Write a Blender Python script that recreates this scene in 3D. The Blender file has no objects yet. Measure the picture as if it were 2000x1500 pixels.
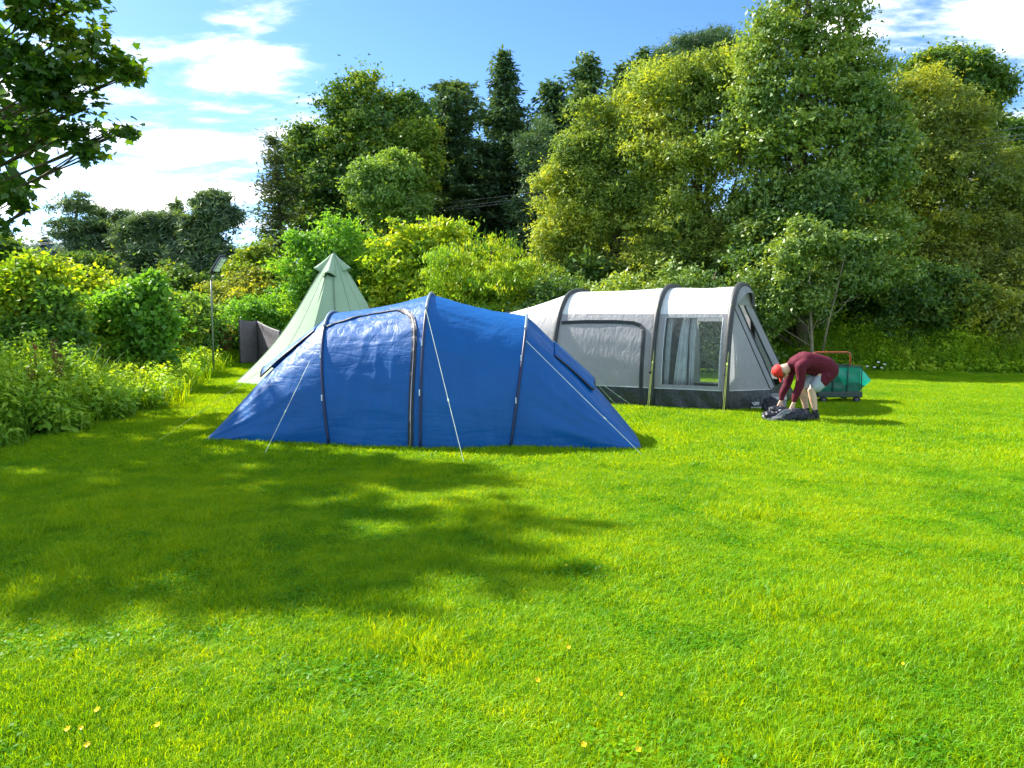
import bpy, bmesh, math, random
import numpy as np
from mathutils import Vector, Matrix

R = math.radians
rng = np.random.default_rng(7)
random.seed(7)
sc = bpy.context.scene
COL = sc.collection

# ------------------------------------------------------------------ camera
F_PX = 1450.0                       # focal length in pixels of the 2000 px wide photograph
HOR = 620.0                         # pixel row of the horizon
PITCH = math.atan((750 - HOR) / F_PX)
CAM = Vector((0, 0, 1.6))
cam_d = bpy.data.cameras.new('camera')
cam_d.sensor_width = 36.0
cam_d.lens = 36.0 * F_PX / 2000.0
cam_d.clip_start = 0.05
cam_d.clip_end = 3000
cam = bpy.data.objects.new('camera', cam_d)
COL.objects.link(cam)
cam.location = CAM
cam.rotation_euler = (math.pi / 2 - PITCH, 0, 0)
sc.camera = cam

# ------------------------------------------------------------------ light
SUN_EL, SUN_AZ = R(41), R(-57)      # azimuth clockwise from +Y
SDIR = Vector((math.cos(SUN_EL) * math.sin(SUN_AZ), math.cos(SUN_EL) * math.cos(SUN_AZ), math.sin(SUN_EL)))
sun_d = bpy.data.lights.new('sun', 'SUN')
sun_d.energy = 2.1
sun_d.angle = R(0.9)
sun_d.color = (1.0, 0.95, 0.86)
sun = bpy.data.objects.new('sun', sun_d)
COL.objects.link(sun)
sun.rotation_euler = SDIR.to_track_quat('Z', 'Y').to_euler()

vs = sc.view_settings
vs.view_transform = 'Standard'
vs.look = 'None'
vs.gamma = 1.0
vs.exposure = 2.75
vs.use_curve_mapping = False
sc.render.engine = 'CYCLES'
sc.cycles.max_bounces = 8
sc.cycles.diffuse_bounces = 5
sc.cycles.glossy_bounces = 2
sc.cycles.transmission_bounces = 6
sc.cycles.transparent_max_bounces = 12
sc.cycles.use_denoising = True


def pix(px, py):
    """unit-depth ray (world) through a photo pixel"""
    a, b = (px - 1000) / F_PX, (750 - py) / F_PX
    cp, sp = math.cos(PITCH), math.sin(PITCH)
    return Vector((a, cp + b * sp, -sp + b * cp))


def at(px, py, Y):
    d = pix(px, py)
    return CAM + d * (Y / d.y)


def gnd(px, py, z=0.0):
    d = pix(px, py)
    return CAM + d * ((z - CAM.z) / d.z)


# world: physical sky with procedural clouds, thickened out of view to fill the shade
world = bpy.data.worlds.new('World')
sc.world = world
world.use_nodes = True
wn, wl = world.node_tree.nodes, world.node_tree.links


def N(nodes, typ, **kw):
    n = nodes.new(typ)
    for k, v in kw.items():
        if k.startswith('i_'):
            n.inputs[int(k[2:])].default_value = v
        else:
            setattr(n, k, v)
    return n


def wmath(op, a, b=None, clamp=False):
    n = wn.new('ShaderNodeMath'); n.operation = op; n.use_clamp = clamp
    for i, v in enumerate((a, b)):
        if v is None: continue
        if isinstance(v, (int, float)): n.inputs[i].default_value = v
        else: wl.new(v, n.inputs[i])
    return n.outputs[0]


sky = wn.new('ShaderNodeTexSky')
sky.sky_type = 'NISHITA'
sky.sun_disc = False
sky.sun_elevation = SUN_EL
sky.sun_rotation = SUN_AZ
sky.air_density = 0.6
sky.dust_density = 0.2
sky.ozone_density = 2.0
tc = wn.new('ShaderNodeTexCoord')
sep = wn.new('ShaderNodeSeparateXYZ'); wl.new(tc.outputs['Generated'], sep.inputs[0])
zz = wmath('ADD', wmath('MAXIMUM', sep.outputs[2], 0.0), 0.16)
pxn = wmath('DIVIDE', sep.outputs[0], zz)
pyn = wmath('DIVIDE', sep.outputs[1], zz)
cmb = wn.new('ShaderNodeCombineXYZ'); wl.new(pxn, cmb.inputs[0]); wl.new(pyn, cmb.inputs[1])
mp = wn.new('ShaderNodeMapping'); wl.new(cmb.outputs[0], mp.inputs[0])
mp.inputs['Rotation'].default_value = (0, 0, R(18)); mp.inputs['Scale'].default_value = (0.7, 1.35, 1.0)
mp.inputs['Location'].default_value = (3.1, 1.7, 0)
n1 = N(wn, 'ShaderNodeTexNoise'); n1.inputs['Scale'].default_value = 2.3; n1.inputs['Detail'].default_value = 10
n1.inputs['Roughness'].default_value = 0.58; n1.inputs['Distortion'].default_value = 0.25
wl.new(mp.outputs[0], n1.inputs[0])
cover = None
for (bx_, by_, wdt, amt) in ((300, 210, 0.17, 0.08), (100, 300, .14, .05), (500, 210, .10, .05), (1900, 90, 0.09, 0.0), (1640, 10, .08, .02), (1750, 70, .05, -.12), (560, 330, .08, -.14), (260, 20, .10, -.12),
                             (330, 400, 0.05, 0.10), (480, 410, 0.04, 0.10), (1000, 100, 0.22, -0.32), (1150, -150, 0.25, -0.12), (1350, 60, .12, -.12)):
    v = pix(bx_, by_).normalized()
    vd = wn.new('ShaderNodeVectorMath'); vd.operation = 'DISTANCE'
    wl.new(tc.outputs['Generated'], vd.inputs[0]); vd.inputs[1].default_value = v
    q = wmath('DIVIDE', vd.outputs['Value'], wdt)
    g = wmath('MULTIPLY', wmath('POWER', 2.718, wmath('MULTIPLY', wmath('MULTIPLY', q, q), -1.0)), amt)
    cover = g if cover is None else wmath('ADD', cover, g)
n2 = N(wn, 'ShaderNodeTexNoise'); n2.inputs['Scale'].default_value = 9.0; n2.inputs['Detail'].default_value = 8; n2.inputs['Roughness'].default_value = .62
wl.new(mp.outputs[0], n2.inputs[0])
dens = wmath('ADD', wmath('ADD', wmath('ADD', wmath('MULTIPLY', n1.outputs['Fac'], 1.75), wmath('MULTIPLY', n2.outputs['Fac'], .45)), -0.50), cover)  # base cover raised: added unseen cloud as fill light, blobs thin it in view
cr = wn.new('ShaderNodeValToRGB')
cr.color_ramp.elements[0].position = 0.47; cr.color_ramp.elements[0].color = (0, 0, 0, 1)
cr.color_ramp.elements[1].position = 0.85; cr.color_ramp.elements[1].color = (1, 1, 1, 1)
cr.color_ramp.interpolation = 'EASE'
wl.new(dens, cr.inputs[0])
bg1 = wn['Background']
hs = wn.new('ShaderNodeHueSaturation'); hs.inputs['Saturation'].default_value = 1.18; hs.inputs['Value'].default_value = 1.0
wl.new(sky.outputs[0], hs.inputs['Color'])
wl.new(hs.outputs[0], bg1.inputs[0]); bg1.inputs[1].default_value = 0.050
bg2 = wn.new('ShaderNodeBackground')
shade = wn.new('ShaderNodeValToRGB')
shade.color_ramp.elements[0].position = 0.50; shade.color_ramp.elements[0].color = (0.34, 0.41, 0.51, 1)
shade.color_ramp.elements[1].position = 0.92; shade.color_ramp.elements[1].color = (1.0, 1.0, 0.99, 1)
wl.new(dens, shade.inputs[0]); wl.new(shade.outputs[0], bg2.inputs[0]); bg2.inputs[1].default_value = 0.46  # cloud radiance raised to lift the shadows
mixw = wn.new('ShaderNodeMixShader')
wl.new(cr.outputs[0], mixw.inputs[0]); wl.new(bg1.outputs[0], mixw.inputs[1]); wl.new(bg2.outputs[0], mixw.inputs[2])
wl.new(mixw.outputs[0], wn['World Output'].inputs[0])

# ------------------------------------------------------------------ helpers: materials


def newmat(name):
    m = bpy.data.materials.new(name); m.use_nodes = True
    nt = m.node_tree
    for n in list(nt.nodes): nt.nodes.remove(n)
    out = nt.nodes.new('ShaderNodeOutputMaterial')
    return m, nt.nodes, nt.links, out


def ramp(nodes, stops):
    r = nodes.new('ShaderNodeValToRGB')
    e = r.color_ramp.elements
    e[0].position, e[0].color = stops[0][0], (*stops[0][1], 1)
    e[1].position, e[1].color = stops[-1][0], (*stops[-1][1], 1)
    for p, c in stops[1:-1]:
        x = e.new(p); x.color = (*c, 1)
    return r


LEAF_GAIN = 2.2


def leaf_mat(name, stops, trans=0.45, ttint=(1.35, 1.2, 0.4), gloss=0.02, rough=0.45, patch=0.0):
    m, n, l, out = newmat(name)
    a = n.new('ShaderNodeAttribute'); a.attribute_name = 'tint'
    stops = [(p_, tuple(min(.6, x_ * LEAF_GAIN) for x_ in c_)) for p_, c_ in stops]
    r = ramp(n, stops)
    fac = a.outputs['Fac']
    if patch:
        ge = n.new('ShaderNodeNewGeometry'); nz = n.new('ShaderNodeTexNoise')
        nz.inputs['Scale'].default_value = patch; nz.inputs['Detail'].default_value = 3
        l.new(ge.outputs['Position'], nz.inputs[0])
        mm = n.new('ShaderNodeMath'); mm.operation = 'MULTIPLY_ADD'
        l.new(nz.outputs['Fac'], mm.inputs[0]); mm.inputs[1].default_value = 1.6; mm.inputs[2].default_value = -0.8
        ad = n.new('ShaderNodeMath'); ad.operation = 'ADD'; ad.use_clamp = True
        l.new(mm.outputs[0], ad.inputs[0]); l.new(fac, ad.inputs[1]); fac = ad.outputs[0]
    l.new(fac, r.inputs[0])
    d = n.new('ShaderNodeBsdfDiffuse'); t = n.new('ShaderNodeBsdfTranslucent')
    l.new(r.outputs[0], d.inputs[0])
    mu = n.new('ShaderNodeMix'); mu.data_type = 'RGBA'; mu.blend_type = 'MULTIPLY'; mu.inputs[0].default_value = 1
    l.new(r.outputs[0], mu.inputs[6]); mu.inputs[7].default_value = (*ttint, 1)
    l.new(mu.outputs[2], t.inputs[0])
    mx = n.new('ShaderNodeMixShader'); mx.inputs[0].default_value = trans
    l.new(d.outputs[0], mx.inputs[1]); l.new(t.outputs[0], mx.inputs[2])
    g = n.new('ShaderNodeBsdfGlossy'); g.inputs['Roughness'].default_value = rough; g.inputs[0].default_value = (1, 1, 1, 1)
    m2 = n.new('ShaderNodeMixShader'); m2.inputs[0].default_value = gloss
    l.new(mx.outputs[0], m2.inputs[1]); l.new(g.outputs[0], m2.inputs[2])
    l.new(m2.outputs[0], out.inputs[0])
    return m


def simple(name, col, rough=0.6, metal=0.0, var=0.15, scale=8.0, bump=0.0, bscale=60.0, spec=0.4, trans=0.0, stretch=None):
    m, n, l, out = newmat(name)
    p = n.new('ShaderNodeBsdfPrincipled')
    p.inputs['Roughness'].default_value = rough; p.inputs['Metallic'].default_value = metal
    p.inputs['Specular IOR Level'].default_value = spec
    tcn = n.new('ShaderNodeTexCoord')
    src = tcn.outputs['Object']
    nz = n.new('ShaderNodeTexNoise'); nz.inputs['Scale'].default_value = scale; nz.inputs['Detail'].default_value = 5
    l.new(src, nz.inputs[0])
    c0 = tuple(max(0, c * (1 - var)) for c in col); c1 = tuple(min(1, c * (1 + var)) for c in col)
    r = ramp(n, [(0.3, c0), (0.7, c1)])
    l.new(nz.outputs['Fac'], r.inputs[0]); l.new(r.outputs[0], p.inputs['Base Color'])
    if bump:
        bz = n.new('ShaderNodeTexNoise'); bz.inputs['Scale'].default_value = bscale; bz.inputs['Detail'].default_value = 4
        if stretch:
            mpp = n.new('ShaderNodeMapping'); mpp.inputs['Scale'].default_value = stretch
            l.new(src, mpp.inputs[0]); l.new(mpp.outputs[0], bz.inputs[0])
        else:
            l.new(src, bz.inputs[0])
        b = n.new('ShaderNodeBump'); b.inputs['Strength'].default_value = bump; b.inputs['Distance'].default_value = 0.02
        l.new(bz.outputs['Fac'], b.inputs['Height']); l.new(b.outputs[0], p.inputs['Normal'])
    sh = p.outputs[0]
    if trans:
        t = n.new('ShaderNodeBsdfTranslucent'); l.new(r.outputs[0], t.inputs[0])
        if bump: l.new(b.outputs[0], t.inputs['Normal'])
        mx = n.new('ShaderNodeMixShader'); mx.inputs[0].default_value = trans
        l.new(sh, mx.inputs[1]); l.new(t.outputs[0], mx.inputs[2]); sh = mx.outputs[0]
    l.new(sh, out.inputs[0])
    return m


def cloth(name, col, rough, spec, trans, bump, sA, sB, dist=.03, var=.08):
    m, n, l, out = newmat(name)
    p = n.new('ShaderNodeBsdfPrincipled'); p.inputs['Roughness'].default_value = rough; p.inputs['Specular IOR Level'].default_value = spec
    tcn = n.new('ShaderNodeTexCoord')
    nz = n.new('ShaderNodeTexNoise'); nz.inputs['Scale'].default_value = 2.5; nz.inputs['Detail'].default_value = 5
    l.new(tcn.outputs['Object'], nz.inputs[0])
    r = ramp(n, [(.3, tuple(c * (1 - var) for c in col)), (.7, tuple(c * (1 + var) for c in col))])
    l.new(nz.outputs['Fac'], r.inputs[0]); l.new(r.outputs[0], p.inputs['Base Color'])
    hs_ = []
    for (scale, rot) in (sA, sB):
        mp_ = n.new('ShaderNodeMapping'); mp_.inputs['Scale'].default_value = scale; mp_.inputs['Rotation'].default_value = rot
        l.new(tcn.outputs['Object'], mp_.inputs[0])
        z = n.new('ShaderNodeTexNoise'); z.inputs['Scale'].default_value = 1.0; z.inputs['Detail'].default_value = 4; z.inputs['Distortion'].default_value = .4
        l.new(mp_.outputs[0], z.inputs[0])
        a1 = n.new('ShaderNodeMath'); a1.operation = 'SUBTRACT'; l.new(z.outputs['Fac'], a1.inputs[0]); a1.inputs[1].default_value = .5
        a2 = n.new('ShaderNodeMath'); a2.operation = 'ABSOLUTE'; l.new(a1.outputs[0], a2.inputs[0])
        a3 = n.new('ShaderNodeMath'); a3.operation = 'POWER'; l.new(a2.outputs[0], a3.inputs[0]); a3.inputs[1].default_value = .6
        hs_.append(a3.outputs[0])
    ad = n.new('ShaderNodeMath'); ad.operation = 'ADD'; l.new(hs_[0], ad.inputs[0]); l.new(hs_[1], ad.inputs[1])
    b = n.new('ShaderNodeBump'); b.inputs['Strength'].default_value = bump; b.inputs['Distance'].default_value = dist
    l.new(ad.outputs[0], b.inputs['Height']); l.new(b.outputs[0], p.inputs['Normal'])
    t = n.new('ShaderNodeBsdfTranslucent'); l.new(r.outputs[0], t.inputs[0]); l.new(b.outputs[0], t.inputs['Normal'])
    mx = n.new('ShaderNodeMixShader'); mx.inputs[0].default_value = trans
    l.new(p.outputs[0], mx.inputs[1]); l.new(t.outputs[0], mx.inputs[2]); l.new(mx.outputs[0], out.inputs[0])
    return m


def clear_pane(name, col=(0.85, 0.9, 0.9), opac=0.14, rough=0.12):
    m, n, l, out = newmat(name)
    t = n.new('ShaderNodeBsdfTransparent'); t.inputs[0].default_value = (*col, 1)
    p = n.new('ShaderNodeBsdfPrincipled'); p.inputs['Roughness'].default_value = rough
    p.inputs['Base Color'].default_value = (0.30, 0.33, 0.34, 1)
    tcn = n.new('ShaderNodeTexCoord'); nz = n.new('ShaderNodeTexNoise'); nz.inputs['Scale'].default_value = 16
    nz.inputs['Detail'].default_value = 5; nz.inputs['Distortion'].default_value = 1.2
    l.new(tcn.outputs['Object'], nz.inputs[0])
    b = n.new('ShaderNodeBump'); b.inputs['Strength'].default_value = 0.9; b.inputs['Distance'].default_value = 0.02
    l.new(nz.outputs['Fac'], b.inputs['Height']); l.new(b.outputs[0], p.inputs['Normal'])
    rr = n.new('ShaderNodeMapRange'); l.new(nz.outputs['Fac'], rr.inputs[0])
    rr.inputs[1].default_value = 0.35; rr.inputs[2].default_value = 0.7
    rr.inputs[3].default_value = opac * 0.6; rr.inputs[4].default_value = opac * 1.5
    mx = n.new('ShaderNodeMixShader'); l.new(rr.outputs[0], mx.inputs[0])
    l.new(t.outputs[0], mx.inputs[1]); l.new(p.outputs[0], mx.inputs[2]); l.new(mx.outputs[0], out.inputs[0])
    return m


M = {}
M['blue'] = cloth('blue_nylon', (0.0, 0.10, 0.345), .42, .32, .18, .30, ((1.4, 1.4, 7), (0, .12, 0)), ((5, 5, 1.4), (0, .75, 0)))
M['dark_trim'] = simple('dark_trim', (0.018, 0.019, 0.024), 0.5, bump=0.2, bscale=40)
M['pole_sleeve'] = simple('pole_sleeve', (0.012, 0.022, 0.07), 0.45)
M['pole_grey'] = simple('pole_grey', (0.16, 0.22, 0.30), 0.4)
M['clip'] = simple('white_clip', (0.6, 0.68, 0.75), 0.4)
M['guy_pale'] = simple('pale_cord', (0.55, 0.68, 0.48), 0.6)
M['guy_green'] = simple('lime_cord', (0.42, 0.52, 0.10), 0.6)
M['peg'] = simple('peg_steel', (0.3, 0.3, 0.3), 0.35, metal=0.8)
M['awn_roof'] = cloth('awning_roof', (0.70, 0.74, 0.71), .5, .5, .15, .35, ((5, 5, 5), (0, 0, 0)), ((9, 9, 2), (0, .3, 0)), var=.03)
M['awn_side'] = cloth('awning_side', (0.43, 0.43, 0.445), .5, .5, .46, .38, ((7, 7, 2.2), (0, .3, 0)), ((7, 7, 3), (0, -.7, 0)), var=.06)
M['awn_beam'] = simple('awning_beam', (0.038, 0.042, 0.042), 0.5, bump=0.2, bscale=20)
M['awn_skirt'] = cloth('awning_skirt', (0.022, 0.026, 0.026), .42, .6, .0, .6, ((7, 7, 2), (0, .6, 0)), ((5, 5, 5), (0, -.7, 0)))
M['awn_pane'] = clear_pane('window_film')
M['curtain'] = simple('curtain', (0.72, 0.73, 0.73), 0.7, trans=0.3, bump=0.2, bscale=12)
M['piping'] = simple('pale_piping', (0.55, 0.57, 0.58), 0.5)
M['white_print'] = simple('white_print', (0.7, 0.74, 0.74), 0.5)
M['sage'] = cloth('sage_canvas', (0.33, 0.46, 0.31), .75, .2, .10, .12, ((3, 3, 2), (0, .3, 0)), ((4, 4, 1), (0, -.4, 0)), var=.04)
M['sage_seam'] = simple('sage_seam', (0.17, 0.26, 0.17), 0.8)
M['sage_mesh'] = simple('vent_mesh', (0.03, 0.05, 0.03), 0.8)
M['windbreak'] = simple('windbreak_cloth', (0.17, 0.155, 0.175), 0.6, bump=0.3, bscale=6, stretch=(0.5, 0.5, 3), trans=0.15)
M['galv'] = simple('galvanised', (0.20, 0.23, 0.20), 0.45, metal=0.5, bump=0.05)
M['black'] = simple('black_plastic', (0.012, 0.012, 0.015), 0.4)
M['lamp_cell'] = simple('lamp_cell', (0.72, 0.74, 0.74), 0.25)
M['wire'] = simple('wire', (0.22, 0.22, 0.22), 0.5)
M['maroon'] = cloth('maroon_jersey', (0.095, 0.010, 0.022), .8, .2, .0, .32, ((14, 14, 9), (0, .6, 0)), ((9, 9, 18), (0, -.5, 0)), var=.15)
M['red_cap'] = simple('red_cap', (0.62, 0.022, 0.015), 0.7, bump=0.1, bscale=40)
M['skin'] = simple('skin', (0.60, 0.39, 0.28), 0.5, var=0.08, scale=10)
M['hair'] = simple('short_hair', (0.16, 0.10, 0.06), 0.7)
M['shorts'] = simple('grey_shorts', (0.36, 0.40, 0.45), 0.8, bump=0.3, bscale=10)
M['sock'] = simple('black_sock', (0.02, 0.02, 0.025), 0.9, bump=0.2, bscale=60)
M['shoe'] = simple('dark_shoe', (0.022, 0.018, 0.016), 0.6)
M['bag_black'] = simple('black_bag', (0.016, 0.018, 0.028), 0.42, bump=0.6, bscale=12)
M['bag_grey'] = simple('grey_fold', (0.22, 0.23, 0.25), 0.5, bump=0.4, bscale=12)
M['teal'] = simple('teal_tarp', (0.0, 0.14, 0.10), 0.22, var=0.25, scale=4, bump=0.35, bscale=6, spec=0.6, trans=0.35)
M['teal_bright'] = simple('bright_teal_tarp', (0.0, 0.27, 0.19), 0.3, var=0.15, scale=4, bump=0.3, bscale=6, spec=0.6, trans=0.4)
M['cart_frame'] = simple('cart_frame', (0.008, 0.03, 0.028), 0.35, spec=0.6)
M['orange'] = simple('orange_tube', (0.30, 0.055, 0.018), 0.3, spec=0.6)
M['tyre'] = simple('tyre', (0.015, 0.015, 0.016), 0.8, bump=0.2)
M['rim'] = simple('rim', (0.09, 0.09, 0.09), 0.4)
M['bark'] = simple('bark', (0.10, 0.075, 0.05), 0.9, var=0.45, scale=6, bump=0.8, bscale=14, stretch=(1, 1, 0.2))
M['bark_pale'] = simple('pale_bark', (0.20, 0.17, 0.11), 0.9, var=0.4, scale=7, bump=0.6, bscale=16, stretch=(1, 1, 0.3))
M['yellow'] = simple('buttercup', (0.80, 0.56, 0.0), 0.35, trans=0.2)
M['stem'] = simple('flower_stem', (0.10, 0.22, 0.02), 0.6)
M['white_petal'] = simple('white_petal', (0.75, 0.78, 0.72), 0.6, trans=0.2)

# leaf palettes (base colours from the leaves' own hue range; the farthest carry painted haze)
DG, G, YG, Y = (0.020, 0.052, 0.014), (0.050, 0.125, 0.018), (0.15, 0.235, 0.014), (0.27, 0.29, 0.012)
M['lf_dark'] = leaf_mat('leaf_dark', [(0, (0.024, 0.056, 0.016)), (0.6, (0.052, 0.10, 0.018)), (1, (0.13, 0.165, 0.016))], 0.35, patch=0.35)
M['lf_gold'] = leaf_mat('leaf_gold', [(0, (0.05, 0.095, 0.014)), (0.5, (0.095, 0.145, 0.016)), (1, (0.19, 0.19, 0.014))], 0.45, patch=0.5)
M['lf_mid'] = leaf_mat('leaf_mid', [(0, (0.035, 0.085, 0.016)), (0.5, (0.065, 0.135, 0.020)), (1, (0.14, 0.21, 0.025))], 0.4, patch=0.4)
M['lf_light'] = leaf_mat('leaf_light', [(0, (0.055, 0.105, 0.024)), (0.5, (0.085, 0.15, 0.030)), (1, (0.14, 0.19, 0.03))], 0.4, patch=0.5)
M['lf_olive'] = leaf_mat('leaf_olive', [(0, (0.058, 0.086, 0.022)), (0.5, (0.11, 0.14, 0.026)), (1, (0.21, 0.215, 0.018))], 0.42, patch=0.35)
M['lf_willow'] = leaf_mat('leaf_willow', [(0, (0.06, 0.10, 0.024)), (0.5, (0.125, 0.17, 0.030)), (1, (0.22, 0.235, 0.02))], 0.42, patch=0.35)
M['lf_oak'] = leaf_mat('leaf_oak', [(0, (0.044, 0.088, 0.022)), (0.5, (0.088, 0.138, 0.026)), (1, (0.16, 0.20, 0.022))], 0.35, gloss=0.035, patch=0.4)
M['lf_bright'] = leaf_mat('leaf_bright', [(0, (0.045, 0.12, 0.016)), (0.5, (0.08, 0.18, 0.018)), (1, (0.14, 0.23, 0.016))], 0.45, patch=0.6)
M['lf_lime'] = leaf_mat('leaf_lime', [(0, (0.07, 0.15, 0.013)), (0.5, (0.145, 0.21, 0.012)), (1, (0.25, 0.25, 0.012))], 0.45, patch=0.6)
M['lf_conifer'] = leaf_mat('leaf_conifer', [(0, (0.026, 0.052, 0.028)), (0.6, (0.050, 0.090, 0.040)), (1, (0.085, 0.12, 0.038))], 0.2, gloss=0.015, patch=0.3)
M['lf_larch'] = leaf_mat('leaf_larch', [(0, (0.035, 0.052, 0.024)), (0.6, (0.060, 0.085, 0.032)), (1, (0.10, 0.13, 0.030))], 0.2, patch=0.4)
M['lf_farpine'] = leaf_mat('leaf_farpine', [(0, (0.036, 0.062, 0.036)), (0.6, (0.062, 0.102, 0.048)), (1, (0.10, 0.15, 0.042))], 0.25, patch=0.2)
M['lf_far'] = leaf_mat('leaf_far', [(0, (0.06, 0.095, 0.085)), (1, (0.09, 0.13, 0.10))], 0.2)  # aerial haze mixed into the leaf colour as a blue cast
M['lf_syc'] = leaf_mat('leaf_sycamore', [(0, (0.016, 0.042, 0.008)), (0.6, (0.032, 0.070, 0.008)), (1, (0.085, 0.11, 0.008))], 0.45, ttint=(1.5, 1.45, 0.25), gloss=0.03, patch=0.8)
M['lf_weed'] = leaf_mat('leaf_weed', [(0, (0.050, 0.115, 0.014)), (0.5, (0.10, 0.20, 0.014)), (1, (0.19, 0.28, 0.022))], 0.42, patch=0.8)
M['lf_nettle'] = leaf_mat('leaf_nettle', [(0, (0.08, 0.17, 0.012)), (0.5, (0.14, 0.24, 0.010)), (1, (0.22, 0.28, 0.016))], 0.45, patch=0.8)
M['lf_dock'] = leaf_mat('dock_seed', [(0, (0.06, 0.03, 0.018)), (1, (0.14, 0.06, 0.03))], 0.2)

# grass
def grass_mat(name, a, b, c, sc1=0.55, trans=0.5):
    m, n, l, out = newmat(name)
    ge = n.new('ShaderNodeNewGeometry')
    nz = n.new('ShaderNodeTexNoise'); nz.inputs['Scale'].default_value = sc1; nz.inputs['Detail'].default_value = 6
    nz.inputs['Roughness'].default_value = 0.65
    l.new(ge.outputs['Position'], nz.inputs[0])
    at_ = n.new('ShaderNodeAttribute'); at_.attribute_name = 'tint'
    mm = n.new('ShaderNodeMath'); mm.operation = 'MULTIPLY_ADD'; mm.inputs[1].default_value = 0.55; mm.inputs[2].default_value = -0.27
    l.new(at_.outputs['Fac'], mm.inputs[0])
    n3 = n.new('ShaderNodeTexNoise'); n3.inputs['Scale'].default_value = 5.5; n3.inputs['Detail'].default_value = 3; l.new(ge.outputs['Position'], n3.inputs[0])
    m3 = n.new('ShaderNodeMath'); m3.operation = 'MULTIPLY_ADD'; m3.inputs[1].default_value = .55; m3.inputs[2].default_value = -.275; l.new(n3.outputs['Fac'], m3.inputs[0])
    a0 = n.new('ShaderNodeMath'); a0.operation = 'ADD'; l.new(nz.outputs['Fac'], a0.inputs[0]); l.new(m3.outputs[0], a0.inputs[1])
    ad = n.new('ShaderNodeMath'); ad.operation = 'ADD'; l.new(a0.outputs[0], ad.inputs[0]); l.new(mm.outputs[0], ad.inputs[1])
    r = ramp(n, [(0.22, a), (0.52, b), (0.85, c)])
    l.new(ad.outputs[0], r.inputs[0])
    d = n.new('ShaderNodeBsdfDiffuse'); l.new(r.outputs[0], d.inputs[0])
    t = n.new('ShaderNodeBsdfTranslucent')
    mu = n.new('ShaderNodeMix'); mu.data_type = 'RGBA'; mu.blend_type = 'MULTIPLY'; mu.inputs[0].default_value = 1
    l.new(r.outputs[0], mu.inputs[6]); mu.inputs[7].default_value = (2.15, 1.25, 0.3, 1); l.new(mu.outputs[2], t.inputs[0])
    mx = n.new('ShaderNodeMixShader'); mx.inputs[0].default_value = trans
    l.new(d.outputs[0], mx.inputs[1]); l.new(t.outputs[0], mx.inputs[2])
    g = n.new('ShaderNodeBsdfGlossy'); g.inputs['Roughness'].default_value = 0.45
    m2 = n.new('ShaderNodeMixShader'); m2.inputs[0].default_value = 0.012
    l.new(mx.outputs[0], m2.inputs[1]); l.new(g.outputs[0], m2.inputs[2]); l.new(m2.outputs[0], out.inputs[0])
    return m


M['grass'] = grass_mat('lawn_grass', (0.075, 0.26, 0.004), (0.175, 0.405, 0.003), (0.31, 0.50, 0.004))
M['tall_grass'] = grass_mat('tall_grass', (0.07, 0.20, 0.012), (0.14, 0.30, 0.014), (0.28, 0.40, 0.05), 0.9, 0.4)
m, n, l, out = newmat('lawn_soil')
ge = n.new('ShaderNodeNewGeometry'); nz = n.new('ShaderNodeTexNoise'); nz.inputs['Scale'].default_value = 1.2; nz.inputs['Detail'].default_value = 10
nz.inputs['Roughness'].default_value = 0.75
l.new(ge.outputs['Position'], nz.inputs[0]); r = ramp(n, [(0.3, (0.05, 0.13, 0.006)), (0.55, (0.10, 0.22, 0.006)), (0.75, (0.16, 0.28, 0.008))])
l.new(nz.outputs['Fac'], r.inputs[0])
p = n.new('ShaderNodeBsdfPrincipled'); p.inputs['Roughness'].default_value = 0.95; p.inputs['Specular IOR Level'].default_value = 0.1
l.new(r.outputs[0], p.inputs['Base Color'])
bz = n.new('ShaderNodeTexNoise'); bz.inputs['Scale'].default_value = 25; bz.inputs['Detail'].default_value = 6
l.new(ge.outputs['Position'], bz.inputs[0]); bb = n.new('ShaderNodeBump'); bb.inputs['Strength'].default_value = 0.7; bb.inputs['Distance'].default_value = 0.05
l.new(bz.outputs['Fac'], bb.inputs['Height']); l.new(bb.outputs[0], p.inputs['Normal']); l.new(p.outputs[0], out.inputs[0])
M['soil'] = m
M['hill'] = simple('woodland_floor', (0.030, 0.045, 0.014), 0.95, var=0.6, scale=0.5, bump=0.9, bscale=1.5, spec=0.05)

# ------------------------------------------------------------------ helpers: meshes


def link(o, parent=None):
    COL.objects.link(o)
    if parent is not None: o.parent = parent
    return o


def mesh_np(name, V, Fq, mat, parent=None, tint=None, smooth=False, tri=False):
    """big mesh from numpy arrays; Fq is (n,k)"""
    V = np.asarray(V, np.float32); Fq = np.asarray(Fq, np.int32)
    me = bpy.data.meshes.new(name)
    me.vertices.add(len(V)); me.vertices.foreach_set('co', V.ravel())
    k = Fq.shape[1]
    me.loops.add(Fq.size); me.loops.foreach_set('vertex_index', Fq.ravel())
    me.polygons.add(len(Fq)); me.polygons.foreach_set('loop_start', np.arange(0, Fq.size, k, dtype=np.int32))
    if smooth: me.polygons.foreach_set('use_smooth', np.ones(len(Fq), bool))
    if tint is not None:
        a = me.attributes.new('tint', 'FLOAT', 'POINT'); a.data.foreach_set('value', np.asarray(tint, np.float32))
    me.update(); me.validate(verbose=False)
    me.materials.append(mat)
    o = bpy.data.objects.new(name, me)
    return link(o, parent)


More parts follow.
